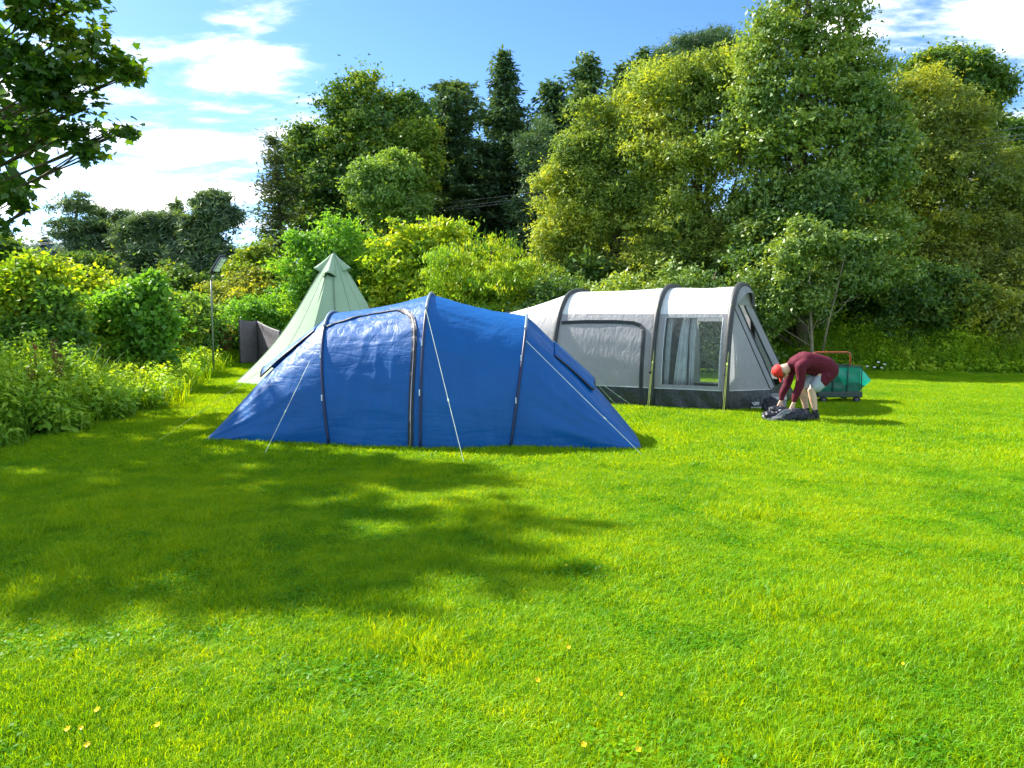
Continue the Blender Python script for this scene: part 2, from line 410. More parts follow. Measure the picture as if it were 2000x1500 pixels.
class MB:
    def __init__(s): s.v = []; s.f = []

    def add(s, V, F):
        b = len(s.v); s.v += [tuple(p) for p in V]; s.f += [tuple(i + b for i in f) for f in F]

    def tube(s, pts, rad, n=6, cap=True):
        pts = [Vector(p) for p in pts]
        if isinstance(rad, (int, float)): rad = [rad] * len(pts)
        V, F = [], []
        ref = None
        for i, p in enumerate(pts):
            t = (pts[min(i + 1, len(pts) - 1)] - pts[max(i - 1, 0)])
            if t.length < 1e-9: t = Vector((0, 0, 1))
            t.normalize()
            if ref is None:
                ref = Vector((1, 0, 0)) if abs(t.x) < 0.8 else Vector((0, 1, 0))
            a = (ref - t * ref.dot(t)); a.normalize(); ref = a
            b = t.cross(a)
            for k in range(n):
                th = 2 * math.pi * k / n
                V.append(p + (a * math.cos(th) + b * math.sin(th)) * rad[i])
        for i in range(len(pts) - 1):
            for k in range(n):
                k2 = (k + 1) % n
                F.append((i * n + k, i * n + k2, (i + 1) * n + k2, (i + 1) * n + k))
        if cap:
            F.append(tuple(range(n - 1, -1, -1))); F.append(tuple((len(pts) - 1) * n + k for k in range(n)))
        s.add(V, F); return s

    def box(s, c, sx, sy, sz, rz=0.0, M4=None):
        V = []
        for dz in (-.5, .5):
            for dx, dy in ((-.5, -.5), (.5, -.5), (.5, .5), (-.5, .5)):
                p = Vector((dx * sx, dy * sy, dz * sz))
                if M4 is not None: p = M4 @ p
                else: p = Matrix.Rotation(rz, 3, 'Z') @ p
                V.append(p + Vector(c))
        s.add(V, [(3, 2, 1, 0), (4, 5, 6, 7), (0, 1, 5, 4), (1, 2, 6, 5), (2, 3, 7, 6), (3, 0, 4, 7)]); return s

    def band(s, pts, nrm, w, h):
        """flat strip with thickness following a surface"""
        V, F = [], []
        for i, p in enumerate(pts):
            t = (pts[min(i + 1, len(pts) - 1)] - pts[max(i - 1, 0)]).normalized()
            sd = t.cross(nrm[i]).normalized()
            V += [p - sd * w, p - sd * w + nrm[i] * h, p + sd * w + nrm[i] * h, p + sd * w]
        for i in range(len(pts) - 1):
            a, b = i * 4, i * 4 + 4
            for k in range(4):
                k2 = (k + 1) % 4
                F.append((a + k, a + k2, b + k2, b + k))
        F.append((3, 2, 1, 0)); e = (len(pts) - 1) * 4; F.append((e, e + 1, e + 2, e + 3))
        s.add(V, F); return s

    def grid(s, fn, nu, nv, u0=0, u1=1, v0=0, v1=1):
        V = [fn(u0 + (u1 - u0) * i / nu, v0 + (v1 - v0) * j / nv) for i in range(nu + 1) for j in range(nv + 1)]
        F = [(i * (nv + 1) + j, (i + 1) * (nv + 1) + j, (i + 1) * (nv + 1) + j + 1, i * (nv + 1) + j + 1) for i in range(nu) for j in range(nv)]
        s.add(V, F); return s

    def disc(s, c, r, nrm, n=12):
        q = Vector(nrm).to_track_quat('Z', 'Y')
        V = [Vector(c) + q @ Vector((r * math.cos(2 * math.pi * k / n), r * math.sin(2 * math.pi * k / n), 0)) for k in range(n)]
        s.add(V, [tuple(range(n))]); return s

    def build(s, name, mat, parent=None, smooth=False, solid=0.0, bevel=0.0):
        me = bpy.data.meshes.new(name); me.from_pydata(s.v, [], s.f); me.update()
        if smooth: me.polygons.foreach_set('use_smooth', [True] * len(me.polygons))
        me.materials.append(M[mat] if isinstance(mat, str) else mat)
        o = bpy.data.objects.new(name, me); link(o, parent)
        if parent is not None: o.matrix_parent_inverse = parent_inv(parent)
        if solid:
            md = o.modifiers.new('solidify', 'SOLIDIFY'); md.thickness = solid; md.offset = -1
        if bevel:
            md = o.modifiers.new('bevel', 'BEVEL'); md.width = bevel; md.segments = 2; md.limit_method = 'ANGLE'
        return o


def parent_inv(p):
    return Matrix.Translation(p.location).inverted() if p.parent is None and p.type == 'EMPTY' and tuple(p.rotation_euler) == (0, 0, 0) else Matrix.Identity(4)


def thing(name, label, cat, loc=(0, 0, 0), group=None):
    o = bpy.data.objects.new(name, None); link(o); o.location = loc; o.empty_display_size = 0.3
    o['label'] = label; o['category'] = cat
    if group: o['group'] = group
    return o


def tag(o, label, cat, group=None, kind=None):
    o['label'] = label; o['category'] = cat
    if group: o['group'] = group
    if kind: o['kind'] = kind
    return o


def set_parent_np(o, p):
    o.parent = p; o.matrix_parent_inverse = parent_inv(p)


# smooth pseudo-noise as a sum of sines (for cloth creases)
class Crease:
    def __init__(s, seed, ku, kv, n=10, spread=0.5):
        r = random.Random(seed)
        s.w = [(ku * (1 + spread * r.uniform(-1, 1)), kv * (1 + spread * r.uniform(-1, 1)), r.uniform(0, 6.28), r.uniform(.4, 1)) for _ in range(n)]

    def __call__(s, u, v):
        t = 0
        for a, b, p, w in s.w: t += w * math.sin(a * u + b * v + p)
        return t / len(s.w)


def ridge(x): return 1 - abs(x) * 2.2


# ------------------------------------------------------------------ ground and hill


def sstep(a, b, x):
    t = np.clip((x - a) / (b - a), 0, 1); return t * t * (3 - 2 * t)


def gh(x, y):
    """ground height"""
    x = np.asarray(x, float); y = np.asarray(y, float)
    lawn = 0.012 * np.sin(x * 0.9 + 0.4 * y) * np.sin(y * 0.7 - 0.3 * x)
    bank_l = 0.9 * sstep(-7.5, -13, x) * sstep(13, 24, y)
    bank_b = 0.9 * sstep(23.5, 29, y) * sstep(-16, -6, x)
    bank_r = 0.7 * sstep(20.5, 25, y + 0.12 * (x - 8)) * sstep(7, 10, x)
    hill = 6.8 * sstep(36, 52, y + 0.15 * np.abs(x)) * sstep(-17, -8, x) + 1.2 * sstep(34, 60, y)
    return lawn + np.maximum(bank_l, np.maximum(bank_b, bank_r)) + hill


def gz(x, y): return float(gh(x, y))


xs = np.concatenate([np.linspace(-600, -60, 12)[:-1], np.linspace(-60, 60, 161), np.linspace(60, 600, 12)[1:]])
ys = np.concatenate([np.linspace(-200, -10, 6)[:-1], np.linspace(-10, 70, 121), np.linspace(70, 900, 14)[1:]])
XX, YY = np.meshgrid(xs, ys, indexing='ij')
ZZ = gh(XX, YY)
V = np.stack([XX, YY, ZZ], -1).reshape(-1, 3)
ny = len(ys)
ii, jj = np.meshgrid(np.arange(len(xs) - 1), np.arange(ny - 1), indexing='ij')
Fq = np.stack([ii * ny + jj, (ii + 1) * ny + jj, (ii + 1) * ny + jj + 1, ii * ny + jj + 1], -1).reshape(-1, 4)
ground = mesh_np('ground', V, Fq, M['soil'], smooth=True)
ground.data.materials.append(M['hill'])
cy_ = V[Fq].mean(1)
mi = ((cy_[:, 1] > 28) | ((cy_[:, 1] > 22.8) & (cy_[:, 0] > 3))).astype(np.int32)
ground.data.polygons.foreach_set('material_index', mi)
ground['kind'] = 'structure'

# ------------------------------------------------------------------ blue tunnel tent
tent = thing('blue_tunnel_tent', 'large blue nylon tunnel tent with a raised middle and sloping ends, in front', 'tent', (-1.1, 10.2, 0))


class Arch:
    def __init__(s, near, far, H, lean=0.0, a=0.92, b=0.88):
        s.n, s.f, s.H, s.lean, s.a, s.b = Vector(near), Vector(far), H, Vector(lean) if not isinstance(lean, (int, float)) else Vector((lean, 0, 0)), a, b

    def __call__(s, q):
        th = math.pi * q
        c, sn = math.cos(th), max(0, math.sin(th))
        k = (1 - math.copysign(abs(c) ** s.a, c)) / 2
        p = s.n.lerp(s.f, k)
        z = s.H * sn ** s.b
        return p + Vector((0, 0, z)) + s.lean * (z / s.H)


fL, fC, fR = gnd(643, 872), gnd(821, 879), gnd(997, 876)
DEP = 2.5
aL = Arch(fL, fL + Vector((0, DEP, 0)), 1.66, -0.20)
aC = Arch(fC, fC + Vector((0, DEP + 0.1, 0)), 1.91, 0.02)
aR = Arch(fR, fR + Vector((0, DEP, 0)), 1.62, 0.22)
eL = (gnd(403, 863), gnd(403, 863) + Vector((-0.15, 1.7, 0)))
eR = (gnd(1253, 881), gnd(1253, 881) + Vector((0.10, 1.9, 0)))


def bay(A, B, seed, sag=0.045):
    c1, c2, c3 = Crease(seed, 5, 46, 10, .7), Crease(seed + 1, 22, 26, 9, .8), Crease(seed + 2, 11, 80, 8, .8)

    def fn(q, t):
        p = A(q).lerp(B(q), t)
        o = Vector((0, p.y - 0, 0))
        cen = (A(0) + A(1)).lerp(B(0) + B(1), t) / 2
        out = Vector((0, p.y - cen.y, p.z)).normalized()
        env = math.sin(math.pi * min(max(t, 0), 1)) ** .6
        w = 0.022 * c1(t, q * 3) + 0.016 * ridge(c2(t, q * 3)) * .5 + 0.010 * c3(t, q * 3)
        # tension folds running down from the upper corner to the far foot
        sl = 2.6 if seed < 10 else .9
        ph_ = (q * 2.6 - t * sl / 2.6 * 1.3) * 9 + seed + 5 * c2(t * .25, q * .8)
        dg = (1 - abs(math.sin(ph_)) ** .6) * 0.024 * max(0, 1 - q * 2.3) * (.35 + .65 * abs(math.sin(t * 5 + q * 9 + seed)))
        dg += (1 - abs(math.sin(q * 3 * 16 + 2.5 * c2(t * .5, q) + seed)) ** .7) * .010 * max(0, 1 - q * 1.6)
        return p + out * ((w + dg) * env - sag * math.sin(math.pi * t) * math.sin(math.pi * q))
    return fn


def pod(A, e, seed):
    c1, c2, c3 = Crease(seed, 9, 30, 10, .8), Crease(seed + 1, 26, 14, 9, .8), Crease(seed + 2, 14, 60, 8, .7)

    def fn(q, t):
        E = e[0].lerp(e[1], 0.5 - 0.5 * math.copysign(abs(math.cos(math.pi * q)) ** .8, math.cos(math.pi * q)))
        E = E + Vector((0, 0, 0.10 * math.sin(math.pi * q)))
        p = A(q).lerp(E, t)
        env = math.sin(math.pi * min(max(t, 0), 1)) ** .5
        p.z += 0.05 * math.sin(math.pi * t) * math.sin(math.pi * q)
        cen = ((A(0) + A(1)) / 2).lerp((e[0] + e[1]) / 2, t)
        out = Vector((0, p.y - cen.y, p.z + .1)).normalized()
        w = 0.026 * c1(t, q * 3) + 0.020 * ridge(c2(t, q * 3)) * .5 + 0.012 * c3(t, q * 3)
        fan = (1 - abs(math.sin(q * 24 * (1 + .5 * t) + seed + 1.2 * c1(t, q))) ** .7) * 0.030 * max(0, 1 - q * 1.8)
        return p + out * (w + fan) * env
    return fn


bLC, bCR = bay(aL, aC, 3), bay(aC, aR, 11)
pL, pR = pod(aL, eL, 21), pod(aR, eR, 33)
for nm, fn, lab in (('fly_panel', bLC, 'left middle bay with the door'), ('fly_panel', bCR, 'right middle bay'),
                    ('fly_panel', pL, 'left sloping sleeping end'), ('fly_panel', pR, 'right sloping sleeping end')):
    o = MB().grid(fn, 90, 60).build(nm, 'blue', tent, smooth=True)
    o['label'] = 'blue ' + lab


def snorm(fn, q, t, cen=None, e=0.004):
    a = fn(q + e, t) - fn(q - e, t); b = fn(q, min(t + e, 1)) - fn(q, max(t - e, 0))
    n_ = a.cross(b).normalized()
    p = fn(q, t)
    ref = Vector((0, p.y - 10.3, p.z - 0.2))
    return n_ if n_.dot(ref) > 0 else -n_


for A, mid in ((aL, 0), (aC, 1), (aR, 0)):
    pts, nr = [], []
    for i in range(61):
        q = i / 60
        p = A(q); pts.append(p)
        nr.append(Vector((0, p.y - 10.3, p.z * .9 + .05)).normalized())
    MB().tube([p + n_ * 0.012 for p, n_ in zip(pts, nr)], 0.017, 8).build('pole_sleeve', 'pole_sleeve', tent, smooth=True)
    # lighter bare pole and its crown hood at the top
    MB().tube([p + n_ * 0.020 for p, n_ in zip(pts[20:42], nr[20:42])], 0.019, 8).build('pole', 'pole_grey', tent, smooth=True)
    for q in (0.10, 0.215):
        p = A(q); n_ = Vector((0, p.y - 10.3, p.z)).normalized()
        MB().box(p + n_ * .035 + Vector((-.012, -.01, 0)), .014, .014, .075).build('clip', 'clip', tent, bevel=.003)

# door zip on the left bay
path = [(0.335, .015), (0.352, .1), (0.368, .22), (0.38, .36), (0.386, .5), (0.384, .62), (0.372, .73), (0.345, .82), (0.31, .875), (0.27, .905), (0.22, .917), (0.16, .915), (0.1, .908), (0.05, .902), (0.004, .897)]
pp = []
for i in range(len(path) - 1):
    for k in range(6):
        f = k / 6; pp.append((path[i][0] * (1 - f) + path[i + 1][0] * f, path[i][1] * (1 - f) + path[i + 1][1] * f))
pp.append(path[-1])
sp = [bLC(q, t) for q, t in pp]; sn_ = [snorm(bLC, q, t) for q, t in pp]
door = MB().band(sp[36:], sn_[36:], 0.032, 0.014).build('door_flap', 'dark_trim', tent, smooth=False)
MB().band(sp[:38], sn_[:38], 0.011, 0.016).build('zip', 'dark_trim', door, smooth=False)
MB().band([p + n_ * .015 for p, n_ in zip(sp[40:], sn_[40:])], sn_[40:], 0.006, 0.006).build('zip', 'peg', door)
# ground mud-flap shadow strip along the near base
# vent flaps on the sloping ends
for fn, s0, s1, t0, t1, lift in ((pL, .37, .60, .10, .56, .10), (pR, .33, .56, .26, .60, .055)):
    def flap(u, v, fn=fn, s0=s0, s1=s1, t0=t0, t1=t1, lift=lift):
        q, t = s0 + (s1 - s0) * u, t0 + (t1 - t0) * v
        return fn(q, t) + snorm(fn, q, t) * (0.012 + lift * v * math.sin(math.pi * (0.15 + .7 * u)))
    o = MB().grid(flap, 14, 16).build('vent_flap', 'blue', tent, smooth=True, solid=0.006)
    ed = [flap(0, i / 12) for i in range(13)] + [flap(i / 8, 1) for i in range(1, 9)]
    MB().tube(ed, 0.012, 6).build('vent_edge', 'dark_trim', o)


for k in range(9):
    f = k / 8; p = eL[0].lerp(fL, f * 4) if f < .25 else (fL.lerp(fR, (f - .25) / .5) if f < .75 else fR.lerp(eR[0], (f - .75) * 4))
    MB().tube([p + Vector((0, .02, .05)), p + Vector((0, -.03, .02)), p + Vector((0, -.045, -.08))], .007, 5).build('peg_loop', 'dark_trim', tent)


def guy(parent, a, b, mat, r=0.003, peg=True, slider=0.55):
    a, b = Vector(a), Vector(b)
    g = MB().tube([a, a.lerp(b, .5) - Vector((0, 0, .004)), b], r, 5).build('guy_line', mat, parent)
    if slider:
        c = a.lerp(b, slider); d = (b - a).normalized()
        MB().tube([c - d * .02, c + d * .02], r * 2.6, 6).build('slider', mat, g)
    if peg:
        d = (a - b).normalized(); d.z = 0
        MB().tube([b - d * .01 + Vector((0, 0, .02)), b + d * .05 - Vector((0, 0, .12))], .005, 5).build('peg', 'peg', g)
    return g


guy(tent, pL(.22, .10) + Vector((0, -.03, .02)), gnd(515, 890), 'guy_pale')
guy(tent, aC(.33) + Vector((0, -.03, .03)), gnd(907, 908), 'guy_pale', slider=.62)
guy(tent, aR(.28) + Vector((.02, -.03, .02)), gnd(1262, 896), 'guy_pale', slider=.68)
guy(tent, pL(.5, .55) + Vector((0, 0, .12)), gnd(298, 868), 'guy_green', slider=.3)
guy(tent, pR(.40, .60) + Vector((0.03, 0, .05)), gnd(1212, 800), 'guy_pale', r=.003)
guy(tent, pR(.46, .60) + Vector((0.03, 0, .05)), gnd(1242, 797), 'guy_pale', r=.003)

# ------------------------------------------------------------------ grey air-beam awning
g2, g3 = gnd(1272, 797), gnd(1417, 805)
ax = (g3 - g2).normalized()
cr_ = Vector((-ax.y, ax.x, 0))
AW = 2.95
awn = thing('grey_awning_tent', 'grey and white inflatable awning tent with dark air beams, behind blue tent', 'tent', tuple(g2 + cr_ * 1.4))
S23 = (g3 - g2).length


def garch(t, H, W=AW, inset=0.0):
    nr = g2 + ax * t + cr_ * inset
    return Arch(nr, nr + cr_ * W, H, 0.0, 0.66, 0.80)


G0, G1, G2, G3 = garch(-3.45, 1.68, AW - .3, .15), garch(-1.90, 2.11), garch(0, 2.16), garch(S23, 2.16)
ZS = 1.66


def gq(A, z):   # arch parameter where the near side reaches height z
    return math.asin(min(1, (z / A.H)) ** (1 / A.b)) / math.pi


def gside(A, B, far=False, seed=0, za=ZS, zb=ZS):
    c1, c2 = Crease(seed, 8, 13, 9, .7), Crease(seed + 5, 24, 9, 9, .8)

    def fn(t, h):       # h in metres at full height
        pa, pb = gq(A, h * za / ZS), gq(B, h * zb / ZS)
        if far: pa, pb = 1 - pa, 1 - pb
        p = A(pa).lerp(B(pb), t)
        env = math.sin(math.pi * min(max(t, 0), 1)) ** .6
        n_ = cr_ if far else -cr_
        w = 0.014 * c1(t, h) + 0.006 * ridge(c2(t, h)) + .012 * math.sin((h * 1.2 + t * 2) * 11 + seed) * max(0, 1 - h * 1.6)
        w -= 0.03 * math.sin(math.pi * t) * math.sin(math.pi * min(1, h / ZS))
        return p + n_ * (w * env)
    return fn


def groof(A, B, seed, za=ZS, zb=ZS):
    c1, c2 = Crease(seed, 7, 12, 9, .7), Crease(seed + 3, 24, 30, 8, .7)

    def fn(u, t):
        qa, qb = gq(A, za), gq(B, zb)
        p = A(qa + (1 - 2 * qa) * u).lerp(B(qb + (1 - 2 * qb) * u), t)
        env = math.sin(math.pi * min(max(t, 0), 1)) ** .6
        cen = A(.5).lerp(B(.5), t); cen.z = .6
        n_ = (p - cen); n_ -= ax * n_.dot(ax); n_.normalize()
        w = .010 * c1(t, u * 2) + .004 * ridge(c2(t, u * 2)) - .018 * math.sin(math.pi * t) * math.sin(math.pi * u)
        return p + n_ * (w * env)
    return fn


SK = 0.36
sides = {}
bays = ((G0, G1, 1.40, ZS, 1), (G1, G2, ZS, ZS, 2), (G2, G3, ZS, ZS, 3))
for A, B, za, zb, k in bays:
    MB().grid(groof(A, B, 50 + k, za, zb), 40, 26).build('roof_panel', 'awn_roof', awn, smooth=True)
    for far in (False, True):
        fn = gside(A, B, far, 60 + 7 * k + far, za, zb)
        sides[k, far] = fn
        sk = .22 if (far and k == 3) else SK
        MB().grid(fn, 30, 8, 0, 1, 0, sk).build('skirt', 'awn_skirt', awn, smooth=True)
        if k != 3:
            MB().grid(fn, 40, 34, 0, 1, SK, ZS).build('side_panel', 'awn_side', awn, smooth=True)
        else:
            t0, t1, h0, h1 = (.13, .90, .43, 1.60) if not far else (.16, .72, .25, 1.52)
            for (a, b, c, d) in ((0, 1, sk, h0), (0, 1, h1, ZS), (0, t0, h0, h1), (t1, 1, h0, h1)):
                MB().grid(fn, max(4, int(30 * (b - a))), max(2, int(24 * (d - c))), a, b, c, d).build('side_panel', 'awn_side', awn, smooth=True)
            w_ = MB().grid(fn, 16, 16, t0, t1, h0, h1).build('window', 'awn_pane', awn, smooth=True)
            nn = cr_ if far else -cr_
            pts = [fn(t0, h0 + (h1 - h0) * i / 8) for i in range(9)] + [fn(t0 + (t1 - t0) * i / 8, h1) for i in range(1, 9)] + \
                  [fn(t1, h1 - (h1 - h0) * i / 8) for i in range(1, 9)]
            MB().band(pts, [nn] * len(pts), .006, .006).build('window_seam', 'piping', w_)
    # pale piping between side and skirt
    fn = sides[k, False]
    pts = [fn(i / 20, SK) for i in range(21)]
    MB().band(pts, [-cr_] * 21, .007, .008).build('piping', 'piping', awn)

# door zip on the middle bay
fn = sides[2, False]
path = [(.04, 1.50), (.3, 1.52), (.6, 1.52), (.78, 1.50), (.85, 1.46), (.885, 1.39), (.895, 1.28), (.897, 1.0), (.897, .7), (.897, .4), (.897, .06)]
pts = []
for i in range(len(path) - 1):
    for k in range(5):
        f = k / 5; pts.append(fn(path[i][0] * (1 - f) + path[i + 1][0] * f, path[i][1] * (1 - f) + path[i + 1][1] * f))
pts.append(fn(*path[-1]))
dz = MB().band([p - cr_ * .004 for p in pts], [-cr_] * len(pts), .034, .016).build('door_zip', 'awn_beam', awn)
MB().band([p - cr_ * .021 for p in pts], [-cr_] * len(pts), .006, .004).build('zip_teeth', 'dark_trim', dz)

# curtains and the inner partition behind the near window
fn = sides[3, False]
for (ta, tb, tc_, td) in ((.14, .21, .14, .20), (.34, .44, .27, .44), (.455, .53, .455, .545)):
    def cur(u, v, ta=ta, tb=tb, tc_=tc_, td=td):
        t = (ta + (tb - ta) * u) * v + (tc_ + (td - tc_) * u) * (1 - v)
        return fn(t, .42 + 1.18 * v) + cr_ * (.14 + .025 * math.sin(u * 16))
    MB().grid(cur, 20, 8).build('curtain', 'curtain', awn, smooth=True, solid=.004)
MB().tube([fn(.47, .42) + cr_ * .12, fn(.448, 1.2) + cr_ * .12, fn(.448, 1.6) + cr_ * .12], .012, 6).build('curtain_tie', 'dark_trim', awn)
inner = MB()
qs = [i / 24 for i in range(1, 24)]
V = [G2(q) + ax * .05 for q in qs] + [Vector((G2(q).x, G2(q).y, .02)) + ax * .05 for q in qs]
inner.add(V, [(i, i + 1, i + 1 + len(qs), i + len(qs)) for i in range(len(qs) - 1)])
inner.build('inner_partition', 'awn_beam', awn)
back = MB(); V = [G0(q) for q in qs] + [Vector((G0(q).x, G0(q).y, .02)) for q in qs]
back.add(V, [(i, i + 1, i + 1 + len(qs), i + len(qs)) for i in range(len(qs) - 1)]); back.build('end_wall', 'awn_side', awn)
fl = MB(); a, b, c, d = G2(0) + cr_ * .06, G3(0) + cr_ * .06, G3(1) - cr_ * .06, G2(1) - cr_ * .06
fl.add([p + Vector((0, 0, .035)) for p in (a, b, c, d)], [(0, 1, 2, 3)]); fl.build('groundsheet', 'awn_skirt', awn)

# air beams
for A, r in ((G0, .030), (G1, .047), (G2, .050), (G3, .058)):
    pts = []
    cen = (A(0) + A(1)) / 2 + Vector((0, 0, .7))
    for i in range(49):
        p = A(i / 48); n_ = (p - cen).normalized(); pts.append(p + n_ * r * .55)
    bm_ = MB().tube(pts, r, 12).build('air_beam', 'awn_beam', awn, smooth=True)
    if r > .04:
        v = A(.07); MB().tube([v - cr_ * .08, v - cr_ * .13], .022, 10).build('valve', 'black', bm_)

# sloping front end
nc, fc = gnd(1522, 801), None
fc = nc + cr_ * 2.45 + ax * .02
QE = .30
zE = G3(QE).z
cw = Crease(91, 9, 14, 8, .7)


def edge(z, far=False):
    return (fc if far else nc).lerp(G3(1 - QE) if far else G3(QE), min(1, z / zE))


def fside(far):
    def fn(u, z):
        q = gq(G3, z); a_ = G3(1 - q if far else q)
        p = a_.lerp(edge(z, far), u)
        return p + (cr_ if far else -cr_) * (.014 * cw(u * 2, z) * math.sin(math.pi * u) ** .6)
    return fn


def ffront(u, z):
    p = edge(z).lerp(edge(z, True), u)
    return p + ax * (.014 * cw(u * 3, z) * math.sin(math.pi * u) ** .6)


for far in (False, True):
    fn = fside(far)
    MB().grid(fn, 16, 26, 0, 1, SK, zE - .002).build('front_side_panel', 'awn_side', awn, smooth=True)
    MB().grid(fn, 16, 6, 0, 1, 0, SK).build('skirt', 'awn_skirt', awn, smooth=True)
    MB().tube([fn(i / 16, SK) + (cr_ if far else -cr_) * .006 for i in range(17)], .007, 5).build('piping', 'piping', awn)
    MB().tube([edge(zE * i / 12, far) for i in range(13)], .012, 6).build('front_seam', 'awn_beam', awn)
for (ua, ub, za_, zb_, mat, nm) in ((0, .24, SK, zE, 'awn_side', 'front_panel'), (.56, 1, SK, zE, 'awn_side', 'front_panel'), (0, 1, 0, SK, 'awn_skirt', 'skirt')):
    MB().grid(ffront, 14, 18, ua, ub, za_, zb_).build(nm, mat, awn, smooth=True)
for u in (.24, .56):
    MB().tube([ffront(u, SK + (zE - SK) * i / 12) + ax * .008 for i in range(13)], .018, 6).build('front_zip', 'awn_beam', awn)
top_ = MB(); qs2 = [QE + (1 - 2 * QE) * i / 20 for i in range(21)]
V = [G3(q) for q in qs2] + [G3(QE).lerp(G3(1 - QE), i / 20) + ax * .01 for i in range(21)]
top_.add(V, [(i, i + 1, i + 22, i + 21) for i in range(20)]); top_.build('front_panel', 'awn_side', awn)


def front(q, t):
    return fside(False)(q / .30, (1 - t) * zE)


# bright hood over the front opening
def hood(u, v):
    q = .34 + .32 * u
    return G3(q) + ax * (.02 + .12 * v * math.sin(math.pi * u) ** .5) + Vector((0, 0, -.16 * v + .05 * math.sin(math.pi * u)))
MB().grid(hood, 16, 6).build('front_hood', 'awn_side', awn, smooth=True, solid=.006)

guy(awn, G1(.30) - cr_ * .08, g2 + ax * -1.95 - cr_ * .25, 'guy_green', r=.0035)
guy(awn, G2(.30) - cr_ * .10, gnd(1264, 801), 'guy_green', r=.0035)
guy(awn, G2(.30) - cr_ * .12, gnd(1267, 802), 'guy_green', r=.0035, peg=False)
guy(awn, G3(.30) - cr_ * .10, gnd(1411, 810), 'guy_green', r=.0035)
guy(awn, G3(.30) - cr_ * .12, gnd(1414, 811), 'guy_green', r=.0035, peg=False)

# small white maker's mark on the skirt (emblem above a line of lettering too small to read)
def mark(px0, py0, px1, py1, poly):
    c = gnd(1478, 803)
    base = front(.18, .93)
    nrm = -cr_ * .9 + ax * .3
    out = []
    for (x, y) in poly:
        px, py = px0 + (px1 - px0) * x, py0 + (py1 - py0) * y
        d = pix(px, py)
        # intersect with the vertical plane of the skirt panel just in front of it
        pl = (front(.05, .92) + front(.28, .92)) / 2
        n_ = (front(.28, .88) - front(.04, .88)).cross(Vector((0, 0, 1))).normalized()
        if n_.y > 0: n_ = -n_
        pl = pl + n_ * .035
        k = (pl - CAM).dot(n_) / d.dot(n_)
        out.append(CAM + d * k)
    return out


lg = MB()
for poly in ([(0, .1), (.18, .1), (.32, .62), (.95, .55), (.95, .75), (.3, .95)], [(.34, .08), (.98, .02), (.98, .42), (.42, .50)]):
    V = mark(1468, 785, 1483, 792, poly); lg.add(V, [tuple(range(len(V)))])
o = lg.build('emblem', 'white_print', awn, solid=.003)
tx = MB()
for k in range(7):
    w = (.10, .08, .11, .07, .10, .12, .08)[k]; x0 = k * .145
    V = mark(1467, 794.5, 1487, 797.2, [(x0, .1 * (k % 2)), (x0 + w, .1 * (k % 2)), (x0 + w, 1), (x0, 1)]); tx.add(V, [(0, 1, 2, 3)])
tx.build('lettering', 'white_print', awn, solid=.003)

# ------------------------------------------------------------------ sage pyramid tent
cl = gnd(456, 751)
TC = at(655, 700, 19.2); TC.z = 0
apex = at(652, 492, 19.2)
tipi = thing('sage_teepee_tent', 'tall pale sage green teepee tent with a pointed top and vents', 'tent', (TC.x, TC.y, 0))
Rt = (Vector((cl.x, cl.y, 0)) - TC).length
ang0 = math.atan2(cl.y - TC.y, cl.x - TC.x)
NS = 8


def tcorner(k): return TC + Vector((math.cos(ang0 + k * 2 * math.pi / NS) * Rt, math.sin(ang0 + k * 2 * math.pi / NS) * Rt, 0))


def tface(k):
    a, b = tcorner(k), tcorner(k + 1)
    c1 = Crease(100 + k, 9, 7, 8, .7)

    def fn(u, v):
        base = a.lerp(b, u)
        p = base.lerp(apex, v)
        cen = TC.lerp(apex, v)
        rad = (p - cen)
        p = cen + rad * (1 - .16 * math.sin(math.pi * v) * (1 - .35 * math.sin(math.pi * u)))
        out = rad.normalized() if rad.length > 1e-6 else Vector((0, -1, 0))
        return p + out * (.008 * c1(u, v * 3) * math.sin(math.pi * u) - .05 * math.sin(math.pi * u) * math.sin(math.pi * v))
    return fn


for k in range(NS):
    fn = tface(k)
    MB().grid(fn, 14, 30, 0, 1, 0, .985).build('wall_panel', 'sage', tipi, smooth=True)
    MB().tube([fn(0, i / 24 * .985) + (fn(0, i / 24 * .985) - TC.lerp(apex, i / 24)).normalized() * .003 for i in range(25)], .007, 5).build('seam', 'sage_seam', tipi)
    MB().tube([fn(.5, i / 24 * .95) + (fn(.5, i / 24 * .95) - TC.lerp(apex, i / 24)).normalized() * .002 for i in range(25)], .0035, 4).build('seam', 'sage_seam', tipi)
# door panel recess with zips on the near face (k=1..2) and hooded vents
fdir = (Vector((0.0, -1, 0)))
for (dx, w, drop, name) in ((-0.02, .17, .60, 'vent_hood'), (-1.12, .14, .46, 'vent_hood'), (1.12, .14, .46, 'vent_hood')):
    di = Vector((math.sin(dx * 1.2), -math.cos(dx * 1.2), 0)); sd = Vector((-di.y, di.x, 0))

    def hoodf(u, v, di=di, sd=sd, w=w, drop=drop):
        x = (u - .5) * 2
        z = apex.z - .06 - drop * v
        rr = (apex.z - z) / apex.z * Rt * .80 + .006 + .15 * v ** 1.5 * (1 - x * x)
        return Vector((TC.x, TC.y, z + .10 * v * (1 - x * x))) + di * rr * (1 - .06 * x * x) + sd * x * w * (.08 + .92 * v)
    h = MB().grid(hoodf, 12, 10).build(name, 'sage', tipi, smooth=True, solid=.012)
    def under(u, v, hoodf=hoodf, di=di):
        x = (u - .5) * 2
        p = hoodf(u, 1); q = p.copy(); q.z -= .20 * (1 - x * x) ** .5 * v; return q - di * (.13 * (1 - x * x) + .012)
    MB().grid(under, 10, 4).build('vent_mesh', 'sage_mesh', h, smooth=True)
